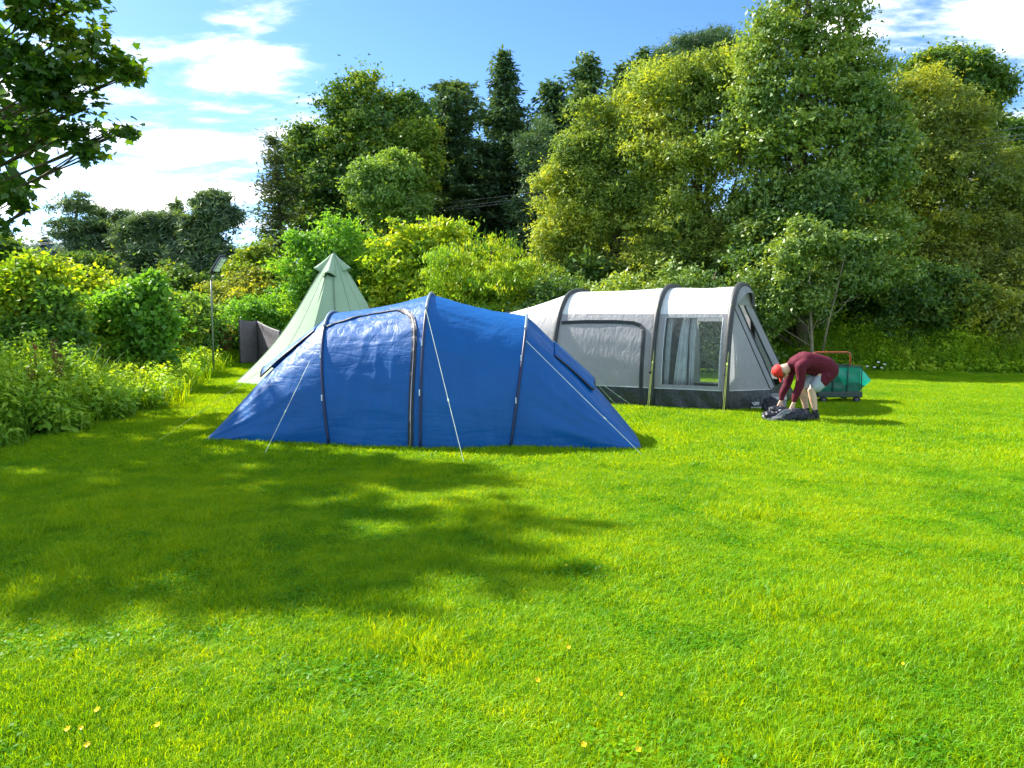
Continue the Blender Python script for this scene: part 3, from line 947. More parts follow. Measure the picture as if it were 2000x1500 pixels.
# door edges: two zips running from under the front hood to the ground
for sx in (-1, 1):
    pts = []
    for i in range(20):
        v = .80 - .80 * i / 19
        z = apex.z * v
        rr = Rt * .93 * (1 - v) * (1 - .16 * math.sin(math.pi * v)) + .02
        ang = -math.pi / 2 + sx * (.22 + .06 * (1 - v))
        pts.append(Vector((TC.x + math.cos(ang) * rr, TC.y + math.sin(ang) * rr, z)))
    MB().tube(pts, .014, 5).build('door_zip', 'sage_seam', tipi)
MB().tube([apex - Vector((0, 0, .12)), apex + Vector((0, 0, .035))], [.035, .006], 8).build('peak_cap', 'sage_seam', tipi)
# ground pegs at the corners
for k in range(NS):
    c = tcorner(k); d = (c - TC).normalized()
    MB().tube([c, c + d * .10 - Vector((0, 0, .0)), c + d * .13 - Vector((0, 0, .1))], .008, 5).build('peg_loop', 'dark_trim', tipi)
# orange edging seen low on the right-hand side
fn = tface(5 if False else 4)
pts = [at(719 + i * 1.2, 596 + i * 2.0, 18.9) for i in range(8)]
MB().tube(pts, .010, 5).build('guy_line', 'orange', tipi)

# ------------------------------------------------------------------ windbreak
wbp = [at(469, 700, 23.5), at(504, 700, 24.2), at(548, 700, 22.4), at(585, 700, 22.2)]
wb = thing('windbreak', 'dark grey cloth windbreak screen standing left behind the green teepee', 'windbreak', (wbp[0].x, wbp[0].y, 0))
tops = []
for k, p in enumerate(wbp):
    top = (1.44, 1.44, 1.20, 1.2)[k]; z0 = gz(p.x, p.y)
    MB().tube([(p.x, p.y, z0 - .1), (p.x, p.y, z0 + top + .05)], .016, 8).build('pole', 'black', wb)
    tops.append((Vector((p.x, p.y, z0 + .05)), Vector((p.x, p.y, z0 + top))))
for k in range(3):
    c1 = Crease(200 + k, 6, 26, 8, .6)
    def wbf(u, v, k=k, c1=c1):
        a = tops[k][0].lerp(tops[k + 1][0], u); b = tops[k][1].lerp(tops[k + 1][1], u)
        p = a.lerp(b, v); d = (tops[k + 1][0] - tops[k][0]).cross(Vector((0, 0, 1))).normalized()
        return p + d * (.03 * c1(u, v) + .02 * math.sin(v * 14 + u * 2) * (1 - v)) * math.sin(math.pi * u) - Vector((0, 0, .03 * math.sin(math.pi * u) * v))
    MB().grid(wbf, 20, 24).build('cloth_panel', 'windbreak', wb, smooth=True, solid=.004)

# ------------------------------------------------------------------ solar lamp post
lp = at(416, 690, 21.0)
lamp = thing('solar_lamp_post', 'slim grey post with tilted solar lamp head, left of the teepee', 'lamp post', (lp.x, lp.y, gz(lp.x, lp.y)))
z0 = gz(lp.x, lp.y)
tp = at(412.5, 548, 21.0)
MB().tube([(lp.x, lp.y, z0 - .2), tuple(lp.lerp(tp, .5)), tuple(tp)], [.028, .026, .024], 10).build('post', 'galv', lamp, smooth=True)
e1 = at(418, 537, 20.95)
MB().tube([tuple(tp), tuple(e1)], .030, 8).build('bracket', 'galv', lamp, smooth=True)
hd = (at(437, 505, 20.7) - e1); L = hd.length; hd.normalize()
nrm = hd.cross(Vector((0, 1, 0))).normalized()
if nrm.x < 0: nrm = -nrm
nrm = (nrm * .86 + Vector((0, -.50, 0))).normalized(); side = nrm.cross(hd).normalized()
Mx = Matrix((hd, side, nrm)).transposed()
c = e1 + hd * (L * .52)
head = MB().box(c - nrm * .10, L * 1.08, .17, .06, M4=Mx).build('solar_panel', 'black', lamp, bevel=.006)
MB().box(c - nrm * .02 + hd * .06, L * .84, .15, .07, M4=Mx).build('lamp_housing', 'galv', head, bevel=.006)
for k in range(4):
    cc = c + nrm * .018 + hd * (.06 + (k - 1.5) * L * .19)
    MB().box(cc, L * .165, .13, .012, M4=Mx).build('lamp_cell', 'lamp_cell', head, bevel=.003)

# ------------------------------------------------------------------ overhead wires
for k, (dy, lab) in enumerate(((0, 'lowest'), (9, 'middle'), (26, 'topmost'))):
    A_, B2 = at(150, 470 - dy * .35, 66), at(2060, 262 - dy * .85, 24)
    pts = []
    for i in range(41):
        f = i / 40; p = A_.lerp(B2, f)
        p.z -= .55 * math.sin(math.pi * f); pts.append(p)
    ex = A_ + (A_ - B2).normalized() * 30
    o = MB().tube([ex] + pts, .011, 4).build('overhead_wire', 'wire')
    tag(o, '%s of the three thin overhead wires crossing before the trees' % lab, 'wire', 'overhead wires')

# ------------------------------------------------------------------ wheeled cart
cb = gnd(1640, 787)
cart = thing('pull_cart', 'dark green framed pull cart lined with teal tarp and an orange handle', 'cart', (cb.x, cb.y, 0))
CX, CY = cb.x, cb.y + .02
W2, D2 = .40, .27


def cp(x, y, z): return Vector((CX + x + .03 * y, CY + y, z))


for z in (.20, .68):
    MB().tube([cp(-W2, 0, z), cp(W2, 0, z), cp(W2, 2 * D2, z), cp(-W2, 2 * D2, z), cp(-W2, 0, z)], .013, 6).build('frame_rail', 'cart_frame', cart)
for (x, y) in ((-W2, 0), (W2, 0), (W2, 2 * D2), (-W2, 2 * D2), (.14, 0), (-.13, 0), (.14, 2 * D2), (-.13, 2 * D2)):
    MB().tube([cp(x, y - .008 if y == 0 else y + .008, .18), cp(x, y - .008 if y == 0 else y + .008, .69)], .011, 6).build('upright', 'cart_frame', cart)
MB().box(cp(0, D2, .150), 2 * W2 + .04, 2 * D2 + .03, .10).build('chassis', 'cart_frame', cart, bevel=.01)
c1 = Crease(300, 5, 6, 8, .7)


def liner(side_):
    def fn(u, v):
        x = -W2 + .02 + (2 * W2 - .04) * u; z = .215 + .455 * v
        b = math.sin(math.pi * u) * math.sin(math.pi * v)
        y = .018 + .02 * c1(u, v) * b if side_ == 0 else 2 * D2 - .018 - .02 * c1(u + 1, v) * b
        return cp(x, y, z)
    return fn


ln = MB().grid(liner(0), 24, 16).build('side_liner', 'teal', cart, smooth=True)
MB().grid(liner(1), 24, 16).build('side_liner', 'teal', cart, smooth=True)


def endl(sx):
    def fn(u, v):
        y = .02 + (2 * D2 - .04) * u; z = .215 + .455 * v
        pk = (1 - abs(v - .44) / .56) if v > .44 else (v / .44)
        bul = (.27 if sx > 0 else .03) * max(0, pk) ** .8 * (1 - abs(2 * u - 1) ** 5)
        return cp(sx * (W2 - .012 + bul), y, z)
    return fn


MB().grid(endl(1), 14, 16).build('bulging_end', 'teal_bright', cart, smooth=True)
MB().grid(endl(-1), 14, 16).build('end_liner', 'teal', cart, smooth=True)
# pale load seen through / over the liner
def load(u, v):
    th, ph = u * 2 * math.pi, v * math.pi
    return cp(.10 + .26 * math.cos(th) * math.sin(ph), D2 + .2 * math.sin(th) * math.sin(ph), .42 + .19 * math.cos(ph) + .015 * math.sin(th * 4))
MB().grid(load, 20, 12).build('liner_bundle', 'teal_bright', cart, smooth=True)
hy = 2 * D2 - .02
hp = [cp(-W2 + .06, hy, .60), cp(-W2 + .06, hy, .86), cp(-W2 + .075, hy, .905), cp(-W2 + .13, hy, .925), cp(W2 - .07, hy, .925), cp(W2 - .015, hy, .905), cp(W2, hy, .86), cp(W2, hy, .60)]
MB().tube(hp, .019, 8).build('handle', 'orange', cart, smooth=True)
for (x, y) in ((-W2 + .09, .0), (W2 - .09, .0), (-W2 + .09, 2 * D2), (W2 - .09, 2 * D2)):
    c = cp(x, y - .02 if y == 0 else y + .02, .065)
    w_ = MB().tube([c - Vector((0, .028, 0)), c + Vector((0, .028, 0))], .065, 18).build('wheel', 'tyre', cart, bevel=.01)
    MB().tube([c - Vector((0, .031, 0)), c + Vector((0, .031, 0))], .030, 14).build('rim', 'rim', w_)

# ------------------------------------------------------------------ person bending over


def blob(name, caps, mat, parent, voxel=.010, smooth=4):
    """one continuous surface: union of tapered capsules (p, q, r_p, r_q) by voxel remesh"""
    bm = bmesh.new()
    for (p, q, r1, r2) in caps:
        p, q = Vector(p), Vector(q); d = q - p
        for c, rr in ((p, r1), (q, r2)):
            bmesh.ops.create_icosphere(bm, subdivisions=2, radius=rr, matrix=Matrix.Translation(c))
        if d.length > 1e-5:
            m4 = Matrix.Translation((p + q) / 2) @ d.to_track_quat('Z', 'Y').to_matrix().to_4x4()
            bmesh.ops.create_cone(bm, cap_ends=True, segments=16, radius1=r1 * .98, radius2=r2 * .98, depth=d.length, matrix=m4)
    me = bpy.data.meshes.new(name); bm.to_mesh(me); bm.free()
    o = bpy.data.objects.new(name, me); COL.objects.link(o)
    md = o.modifiers.new('remesh', 'REMESH'); md.mode = 'VOXEL'; md.voxel_size = voxel; md.use_smooth_shade = True
    sm = o.modifiers.new('smooth', 'SMOOTH'); sm.factor = .5; sm.iterations = smooth
    dg = bpy.context.evaluated_depsgraph_get(); dg.update()
    nm = bpy.data.meshes.new_from_object(o.evaluated_get(dg))
    o.modifiers.clear(); o.data = nm; nm.name = name; nm.materials.clear(); nm.materials.append(M[mat])
    nm.polygons.foreach_set('use_smooth', [True] * len(nm.polygons))
    o.parent = parent; o.matrix_parent_inverse = parent_inv(parent)
    return o


pf = gnd(1592, 823)
person = thing('person', 'person in maroon sweatshirt, grey shorts and red cap bending over a bag', 'person', (pf.x, pf.y, 0))


def pp3(x, y, z): return (pf.x + x, pf.y + y, z)


# joints: x forward is -x, y>0 is the far side
J = {'hd1': pp3(-.50, .10, .79)}
caps = []


def chain(pts, rad, y=None):
    for i in range(len(pts) - 1): caps.append((pp3(*pts[i]), pp3(*pts[i + 1]), rad[i], rad[i + 1]))


for dy in (-.055, .055):          # trunk, a little wider than deep
    chain([(.17, .10 + dy, .83), (.02, .10 + dy, .90), (-.15, .10 + dy, .935), (-.27, .10 + dy * .8, .905)], [.115, .105, .110, .085])
chain([(-.27, .10, .905), (-.40, .10, .855), (-.47, .10, .81)], [.075, .055, .06])
chain([(-.46, .10, .80), (-.53, .10, .765)], [.088, .092])
chain([(-.47, .10, .755), (-.445, .10, .715)], [.062, .038])     # jaw
LEG = []
for s_, kx, axx in ((-1, 0.0, 0.0), (1, -.06, -.055)):
    y = .10 + s_ * .10
    chain([(.15, y, .78), (.03 + kx, y, .60), (-.075 + kx, y, .475), (-.045 + kx, y, .35), (-.01 + axx, y, .17), (.0 + axx, y, .08)], [.100, .080, .058, .060, .040, .036])
    chain([(.01 + axx, y, .05), (-.07 + axx, y, .04), (-.15 + axx, y + s_ * .015, .03)], [.036, .036, .026])
    LEG.append((y, kx, axx))
for s_, dx, dz_ in ((-1, 0, 0), (1, -.10, .02)):
    y = .10 + s_ * .17
    chain([(-.27, y, .87), (-.275 + dx * .4, y, .70), (-.285 + dx * .7, y - s_ * .01, .56), (-.325 + dx, y - s_ * .03, .42), (-.352 + dx, y - s_ * .04, .285)], [.066, .052, .043, .040, .027])
    for fx in (-.022, 0, .022):
        chain([(-.355 + dx + fx * .4, y - s_ * .04, .285), (-.380 + dx + fx, y - s_ * .045, .195 + dz_)], [.020, .017])
    for k in range(4):
        fx = (-.034, -.011, .012, .034)[k]; ln_ = (.058, .070, .066, .052)[k]
        chain([(-.382 + dx + fx * .8, y - s_ * .045, .195 + dz_), (-.392 + dx + fx * 1.15, y - s_ * .055, .19 + dz_ - ln_ * .6), (-.388 + dx + fx * 1.2, y - s_ * .078, .185 + dz_ - ln_)], [.0105, .0095, .008])
    chain([(-.352 + dx, y - s_ * .05, .245 + dz_), (-.328 + dx, y - s_ * .07, .20 + dz_), (-.325 + dx, y - s_ * .088, .165 + dz_)], [.014, .0115, .009])
body = blob('body', caps, 'skin', person, .0085, 2)

# facial features, ear and hair under the cap
hx, hy_, hz = J['hd1']
fdir_ = Vector((-.35, 0, -.94)).normalized()      # crown direction of the hanging head
face = Vector((.62, 0, -.45))                    # towards the face (looking down and back to the hands)
hc = Vector(J['hd1']) + fdir_ * .03
nose = MB()
nose.tube([hc + Vector((.035, -.0, -.075)), hc + Vector((.052, 0, -.088)), hc + Vector((.03, 0, -.098))], [.012, .015, .008], 8)
nose.build('nose', 'skin', person, smooth=True)
for s in (-1, 1):
    ep = hc + Vector((.012, s * .083, .012))
    MB().tube([ep + Vector((-.012, 0, .02)), ep + Vector((.006, s * .012, 0)), ep + Vector((.0, 0, -.024))], [.008, .013, .006], 8).build('ear', 'skin', person, smooth=True)
    eb = hc + Vector((.0, s * .035, -.098))
    MB().tube([eb, eb + Vector((.004, 0, -.006))], [.010, .007], 8).build('eye', 'black', person, smooth=True)
MB().tube([hc + Vector((.062, -.025, -.062)), hc + Vector((.066, .025, -.062))], .005, 6).build('mouth', 'maroon', person)
hm = MB()
def hairf(u, v):
    th, ph = u * 2 * math.pi, .25 + v * 1.25
    q = Vector((math.cos(th) * math.sin(ph) * .094, math.sin(th) * math.sin(ph) * .094, math.cos(ph) * .11))
    rot = fdir_.to_track_quat('Z', 'Y')
    return hc + Vector((-.012, 0, .006)) + rot @ q
MB().grid(hairf, 24, 10).build('hair', 'hair', person, smooth=True)

# cap: dome over the crown with a peak pointing down in front of the face
capax = Vector((-.86, 0, -.22)).normalized()
capc = Vector((pf.x - .545, pf.y + .10, .775))
rot = capax.to_track_quat('Z', 'Y')


def capf(u, v):
    th, ph = u * 2 * math.pi, v * math.pi * .53
    return capc + rot @ Vector((math.cos(th) * math.sin(ph) * .112, math.sin(th) * math.sin(ph) * .108, math.cos(ph) * .112))


cap = MB().grid(capf, 28, 12).build('cap', 'red_cap', person, smooth=True)
dn = (Vector((0.0, 0, -1)) - capax * Vector((0, 0, -1)).dot(capax)).normalized()


def brim(u, v):
    x = (u - .5) * 2
    p = capc + dn * (.095 * math.sqrt(max(0, 1 - (x * .85) ** 2)) + .085 * v * (1 - .35 * x * x)) + Vector((0, x * .085, 0)) + capax * (-.012 + .030 * v - .02 * x * x)
    return p


MB().grid(brim, 14, 8).build('cap_peak', 'red_cap', cap, smooth=True, solid=.006)
MB().tube([capc + capax * .112, capc + capax * .120], .010, 8).build('cap_button', 'red_cap', cap)

# sweatshirt: torso, sleeves and hem
caps = []
for dy in (-.065, 0, .065):
    chain([(.20, .10 + dy, .79), (.15, .10 + dy, .845), (.02, .10 + dy, .905), (-.15, .10 + dy, .94), (-.27, .10 + dy * .8, .905)], [.150, .155, .142, .140, .110])
chain([(-.27, .10, .90), (-.375, .10, .862)], [.105, .074])
for s_, dx in ((-1, 0), (1, -.10)):
    y = .10 + s_ * .175
    chain([(-.20, .10 + s_ * .13, .90), (-.28, y, .855), (-.272 + dx * .4, y, .70), (-.283 + dx * .7, y - s_ * .01, .56), (-.322 + dx, y - s_ * .03, .43), (-.345 + dx, y - s_ * .04, .33)], [.10, .088, .074, .068, .058, .043])
chain([(.20, .04, .77), (.13, .01, .70), (.085, .00, .635)], [.135, .128, .112])
chain([(.20, .16, .77), (.12, .19, .70)], [.135, .12])
chain([(-.02, .10, .83), (-.10, .10, .82)], [.13, .10])
sw = blob('sweatshirt', caps, 'maroon', person, .011, 3)
tex = bpy.data.textures.new('fold', 'CLOUDS'); tex.noise_scale = .12
md = sw.modifiers.new('folds', 'DISPLACE'); md.texture = tex; md.strength = .016; md.mid_level = .5

# shorts
caps = []
for s_, kx in ((-1, 0.0), (1, -.06)):
    y = .10 + s_ * .095
    chain([(.20, .10 + s_ * .05, .79), (.14, y, .71), (.045 + kx, y, .60), (.0 + kx, y, .545)], [.118, .110, .106, .100])
blob('shorts', caps, 'shorts', person, .011, 3)
# socks and shoes
for (y, kx, axx) in LEG:
    MB().tube([pp3(-.012 + axx, y, .185), pp3(-.004 + axx, y, .12), pp3(.002 + axx, y, .06)], [.046, .046, .05], 12).build('sock', 'sock', person, smooth=True)
    sh = MB()
    prof = [(.055, .028, .045), (.03, .042, .055), (-.03, .046, .055), (-.10, .048, .047), (-.165, .044, .036), (-.20, .025, .026)]
    V, Fc = [], []
    for (x, w, h) in prof:
        for k in range(10):
            th = 2 * math.pi * k / 10
            V.append(pp3(x + axx, y + w * math.cos(th), max(.004, h + (h + (.03 if x > -.04 else 0)) * math.sin(th) * (1 if math.sin(th) > 0 else .95))))
    for i in range(len(prof) - 1):
        for k in range(10):
            Fc.append((i * 10 + k, i * 10 + (k + 1) % 10, (i + 1) * 10 + (k + 1) % 10, (i + 1) * 10 + k))
    Fc += [tuple(range(9, -1, -1)), tuple(50 + k for k in range(10))]
    sh.add(V, Fc); sh.build('shoe', 'shoe', person, smooth=True)

# ------------------------------------------------------------------ bags on the ground by the hands


def lump(name, c, rx, ry, rz, mat, parent, seed, sag=.0, nx=44, nz=24, floor=0.0):
    k1, k2 = Crease(seed, 6, 5, 9, .8), Crease(seed + 1, 13, 11, 8, .8)

    def fn(u, v):
        th, ph = u * 2 * math.pi, v * math.pi
        sx = math.copysign(abs(math.cos(th)) ** .8, math.cos(th)); sy = math.copysign(abs(math.sin(th)) ** .8, math.sin(th))
        r = 1 + .30 * k1(math.cos(th), math.sin(th) + v * 2) + .22 * ridge(1.6 * k2(math.cos(th), math.sin(th) + v * 3)) - .15
        z = math.copysign(abs(math.cos(ph)) ** .7, math.cos(ph))
        p = Vector(c) + Vector((rx * sx * math.sin(ph) ** .7 * r, ry * sy * math.sin(ph) ** .7 * r, rz * z * r))
        p.z = max(floor + .004, p.z); return p
    return MB().grid(fn, nx, nz).build(name, mat, parent, smooth=True)


bc = gnd(1528, 824)
bag = thing('black_holdall', 'collapsed black bag with pale straps on the grass under the hands', 'bag', (bc.x, bc.y, 0))
lump('bag_body', (bc.x + .08, bc.y + .06, .085), .25, .19, .105, 'bag_black', bag, 400)
lump('bag_end', (bc.x - .17, bc.y + .04, .07), .12, .14, .085, 'bag_black', bag, 410)
lump('bag_flap', (bc.x + .33, bc.y + .12, .09), .13, .14, .09, 'bag_black', bag, 420)
lump('bag_fold', (bc.x - .02, bc.y + .12, .16), .14, .10, .07, 'bag_black', bag, 440)
lump('bag_fold', (bc.x + .20, bc.y - .04, .12), .12, .07, .09, 'bag_black', bag, 450)
for k in range(5):
    y = bc.y - .13 + .012 * k
    x0 = bc.x - .16 + .045 * k
    pts = [(x0 - .10, y - .02, .035), (x0, y - .015, .10 + .01 * k), (x0 + .10, y + .02, .165), (x0 + .19, y + .05, .205)]
    MB().tube(pts, .0075, 6).build('strap', 'bag_grey', bag, smooth=True)
pts = [(bc.x - .26, bc.y - .07, .05), (bc.x - .18, bc.y - .10, .09), (bc.x - .05, bc.y - .11, .07), (bc.x + .02, bc.y - .12, .03)]
MB().tube(pts, .008, 6).build('strap', 'bag_grey', bag, smooth=True)
b2 = gnd(1522, 812)
bx2 = thing('folded_black_case', 'folded black and grey case standing behind the collapsed black bag', 'case', (b2.x, b2.y + .25, 0))
lump('case_body', (b2.x - .05, b2.y + .28, .13), .13, .10, .14, 'bag_black', bx2, 430)
MB().box((b2.x + .10, b2.y + .34, .175), .26, .06, .31).build('case_panel', 'bag_grey', bx2, bevel=.02)
MB().box((b2.x + .10, b2.y + .30, .255), .25, .012, .05).build('case_band', 'piping', bx2, bevel=.004)

# ------------------------------------------------------------------ vegetation generators


def unit(v): return v / np.maximum(np.linalg.norm(v, axis=-1, keepdims=True), 1e-9)


def leaf_quads(C, Nn, L, W, fold=.12, tdir=None, droop=None):
    """rhombic leaves; C centres, Nn normals"""
    n = len(C)
    ref = rng.normal(size=(n, 3)) if tdir is None else tdir + rng.normal(size=(n, 3)) * .35
    t = unit(ref - Nn * (ref * Nn).sum(1, keepdims=True))
    b = np.cross(Nn, t)
    L = np.broadcast_to(L, (n,))[:, None]; W = np.broadcast_to(W, (n,))[:, None]
    V = np.empty((n, 4, 3), np.float32)
    V[:, 0] = C - t * L * .5; V[:, 2] = C + t * L * .5
    V[:, 1] = C + b * W * .5 + Nn * L * fold - t * L * .06; V[:, 3] = C - b * W * .5 + Nn * L * fold - t * L * .06
    Fq = np.arange(n * 4, dtype=np.int32).reshape(n, 4)
    return V.reshape(-1, 3), Fq


def leaf_tris(C, Nn, L, W, tdir=None):
    n = len(C)
    ref = rng.normal(size=(n, 3)) if tdir is None else tdir + rng.normal(size=(n, 3)) * .35
    t = unit(ref - Nn * (ref * Nn).sum(1, keepdims=True)); b = np.cross(Nn, t)
    L = np.broadcast_to(L, (n,))[:, None]; W = np.broadcast_to(W, (n,))[:, None]
    V = np.empty((n, 3, 3), np.float32)
    V[:, 0] = C - t * L * .4 - b * W * .5; V[:, 1] = C - t * L * .4 + b * W * .5; V[:, 2] = C + t * L * .6
    return V.reshape(-1, 3), np.arange(n * 3, dtype=np.int32).reshape(n, 3)


def crown_points(lobes, clump_n, per, csize, inner=.25, up=.45, rnd=.6, flat=.6, sublobes=9):
    """lobes (m,6): centre, radii. returns leaf centres, normals, tint"""
    lobes = np.asarray(lobes, float)
    if sublobes:
        out = [lobes * np.array([1, 1, 1, .70, .70, .72])]
        for _ in range(sublobes):
            dd = unit(rng.normal(size=(len(lobes), 3)) + np.array([0, -.25, .25]))
            f = .18 + .30 * rng.random((len(lobes), 1)) ** 1.3
            sl = np.concatenate([lobes[:, :3] + dd * lobes[:, 3:] * (1.02 - f * .55), lobes[:, 3:] * f * np.array([1.15, 1.15, .85])], 1)
            out.append(sl)
        lobes = np.concatenate(out)
    area = (lobes[:, 3] * lobes[:, 5] + lobes[:, 4] * lobes[:, 5] + lobes[:, 3] * lobes[:, 4])
    pr = area / area.sum()
    k = rng.choice(len(lobes), clump_n, p=pr)
    d = unit(rng.normal(size=(clump_n, 3)))
    d[:, 2] = np.where((d[:, 2] < -.35) & (rng.random(clump_n) < .5), -d[:, 2], d[:, 2])
    rad = .82 + .22 * rng.random(clump_n)
    stray = rng.random(clump_n) < .13
    rad[stray] = 1.02 + .15 * rng.random(stray.sum()) ** 1.5
    cs_k = rng.lognormal(0, .38, clump_n); cs_k[stray] *= .7
    ins = rng.random(clump_n) < inner
    rad[ins] = .35 + .45 * rng.random(ins.sum())
    # lumpy radius
    ph = rng.random((len(lobes), 6)) * 6.28
    lum = np.sin(d[:, 0] * 5 + ph[k, 0]) * np.sin(d[:, 1] * 5 + ph[k, 1]) * .10 + np.sin(d[:, 2] * 7 + ph[k, 2]) * .07
    cc = lobes[k, :3] + d * lobes[k, 3:] * (rad + lum)[:, None]
    ctint = np.clip(.42 + .20 * rng.normal(size=clump_n), 0, 1)
    out = unit(d / lobes[k, 3:])
    m = clump_n * per
    idx = np.repeat(np.arange(clump_n), per)
    off = rng.normal(size=(m, 3)) * csize * np.array([1, 1, flat])
    C = cc[idx] + off * .6 * cs_k[idx][:, None]
    Nn = unit(out[idx] * .55 + np.array([0, 0, up]) + rng.normal(size=(m, 3)) * rnd)
    tint = np.clip(ctint[idx] + .10 * rng.normal(size=m), 0, 1)
    return C, Nn, tint, cc


def pxlobes(d, spec, ydepth=.9):
    out = []
    for s in spec:
        px, py, rx, ry = s[:4]; dd = s[4] if len(s) > 4 else 0
        c = at(px, py, d + dd); k = (d + dd) / F_PX
        out.append((c.x, c.y, c.z, rx * k, rx * k * ydepth, ry * k))
    return np.array(out)


def limb_tree(mb, base, top, r0, lobes, nsub=2, bend=.15):
    """trunk to top and limbs to every lobe"""
    base, top = Vector(base), Vector(top)
    n = 9
    pts = []
    j = [random.uniform(-1, 1) * bend for _ in range(4)]
    for i in range(n + 1):
        f = i / n
        p = base.lerp(top, f) + Vector((math.sin(f * 3.1) * j[0] + math.sin(f * 7) * j[1] * .3, math.sin(f * 3) * j[2], 0))
        pts.append(p)
    mb.tube(pts, [r0 * (1.35 - .35 * min(1, i * 3 / n)) * (1 - .72 * i / n) for i in range(n + 1)], 9)
    for lb in lobes:
        c = Vector(lb[:3]); f = min(.92, max(.22, (c.z - base.z) / max(.1, (top.z - base.z)) - .25))
        s = pts[int(f * n)]
        mid = s.lerp(c, .5) + Vector((random.uniform(-.2, .2), random.uniform(-.2, .2), -.08 * (c - s).length))
        rr = r0 * (1 - .7 * f) * .42
        mb.tube([s, mid, c], [rr, rr * .7, rr * .35], 6)
        for _ in range(nsub):
            d = Vector((random.gauss(0, 1), random.gauss(0, 1), random.uniform(-.2, 1))).normalized()
            e = c + Vector((d.x * lb[3], d.y * lb[4], d.z * lb[5])) * .8
            mb.tube([mid.lerp(c, random.random()), e.lerp(c, .45) + Vector((0, 0, .05)), e], [rr * .4, rr * .26, rr * .1], 5)


def tree(name, label, cat, d, spec, mat, nclump, per, csize, L, W, trunk=None, bark='bark', group=None, inner=.25, up=.45, rnd=.6,
         tr=.18, flat=.6, leafdir=None, ydepth=.9, sub=2, fold=.12, grow=1.14):
    lobes = pxlobes(d, spec, ydepth)
    lobes[:, 3:] *= grow
    tri = d >= 20
    if 32 <= d < 50: L, W, csize = L * .72, W * .78, csize * .85
    elif 20 <= d < 32 and cat == 'tree': L, W = L * .9, W * .95
    nl0 = len(lobes)
    if cat in ('shrub', 'bush'):
        nclump = int(nclump * (1.45 if d >= 20 else .9)); extra = []
        shoots = []
        for lb in lobes[:nl0]:
            for _ in range(3):
                a_ = random.uniform(0, 6.28); k_s = random.uniform(.35, .6)
                shoots.append((lb[0] + math.cos(a_) * lb[3] * 1.15, lb[1] + math.sin(a_) * lb[4] * .9 - .1, lb[2] - lb[5] * random.uniform(-.2, .9), lb[3] * k_s, lb[4] * k_s, lb[5] * k_s))
        for lb in lobes:
            for _ in range(5):
                a_ = random.uniform(0, 6.28); q_ = random.uniform(.2, .85)
                shoots.append((lb[0] + math.cos(a_) * q_ * lb[3], lb[1] + math.sin(a_) * q_ * lb[4], lb[2] + lb[5] * math.sqrt(max(0, 1 - q_ * q_)) * random.uniform(.85, 1.1), lb[3] * .16, lb[4] * .16, lb[5] * random.uniform(.25, .5)))
        for lb in lobes:
            g_ = gz(lb[0], lb[1]); z = lb[2] - lb[5] * 1.1
            while z - lb[5] * .3 > g_:
                extra.append((lb[0] + random.uniform(-.2, .2), lb[1] - random.uniform(0, .25), z, lb[3] * .95, lb[4] * .95, lb[5])); z -= lb[5] * 1.2
        lobes = np.concatenate([lobes, np.array(shoots)])
        if extra: lobes = np.concatenate([lobes, np.array(extra)]); nclump = int(nclump * (1 + .35 * min(1, len(extra) / len(lobes))))
    else:
        nclump = int(nclump * (1.15 if d >= 50 else 2.3 if d >= 32 else 1.75 if d >= 20 else 1.2))
    bx = lobes[:, 0].mean() if trunk is None else at(trunk[0], 600, d).x
    by = d
    z0 = gz(bx, by)
    t = thing(name, label, cat, (bx, by, z0), group)
    C, Nn, tint, cc = crown_points(lobes, nclump, per, csize, inner, up, rnd, flat)
    keep = C[:, 2] > gh(C[:, 0], C[:, 1]) + .03
    C, Nn, tint = C[keep], Nn[keep], tint[keep]
    sz = .75 + .5 * rng.random(len(C))
    td = None if leafdir is None else np.tile(np.array(leafdir, float), (len(C), 1))
    V, Fq = leaf_tris(C, Nn, L * sz, W * sz, td) if tri else leaf_quads(C, Nn, L * sz, W * sz, fold, td)
    o = mesh_np('crown', V, Fq, M[mat], t, np.repeat(tint, 3 if tri else 4)); o.matrix_parent_inverse = parent_inv(t)
    mb = MB()
    hi = lobes[lobes[:, 2].argmax()]
    topz = hi[2]
    topx = bx + (hi[0] - bx) * .7
    if trunk is not None and len(trunk) > 1: topx = at(trunk[1], 300, d).x
    limb_tree(mb, (bx, by, z0 - .15), (topx, by, topz), tr, lobes[:nl0], sub)
    mb.build('trunk', bark, t, smooth=True)
    return t


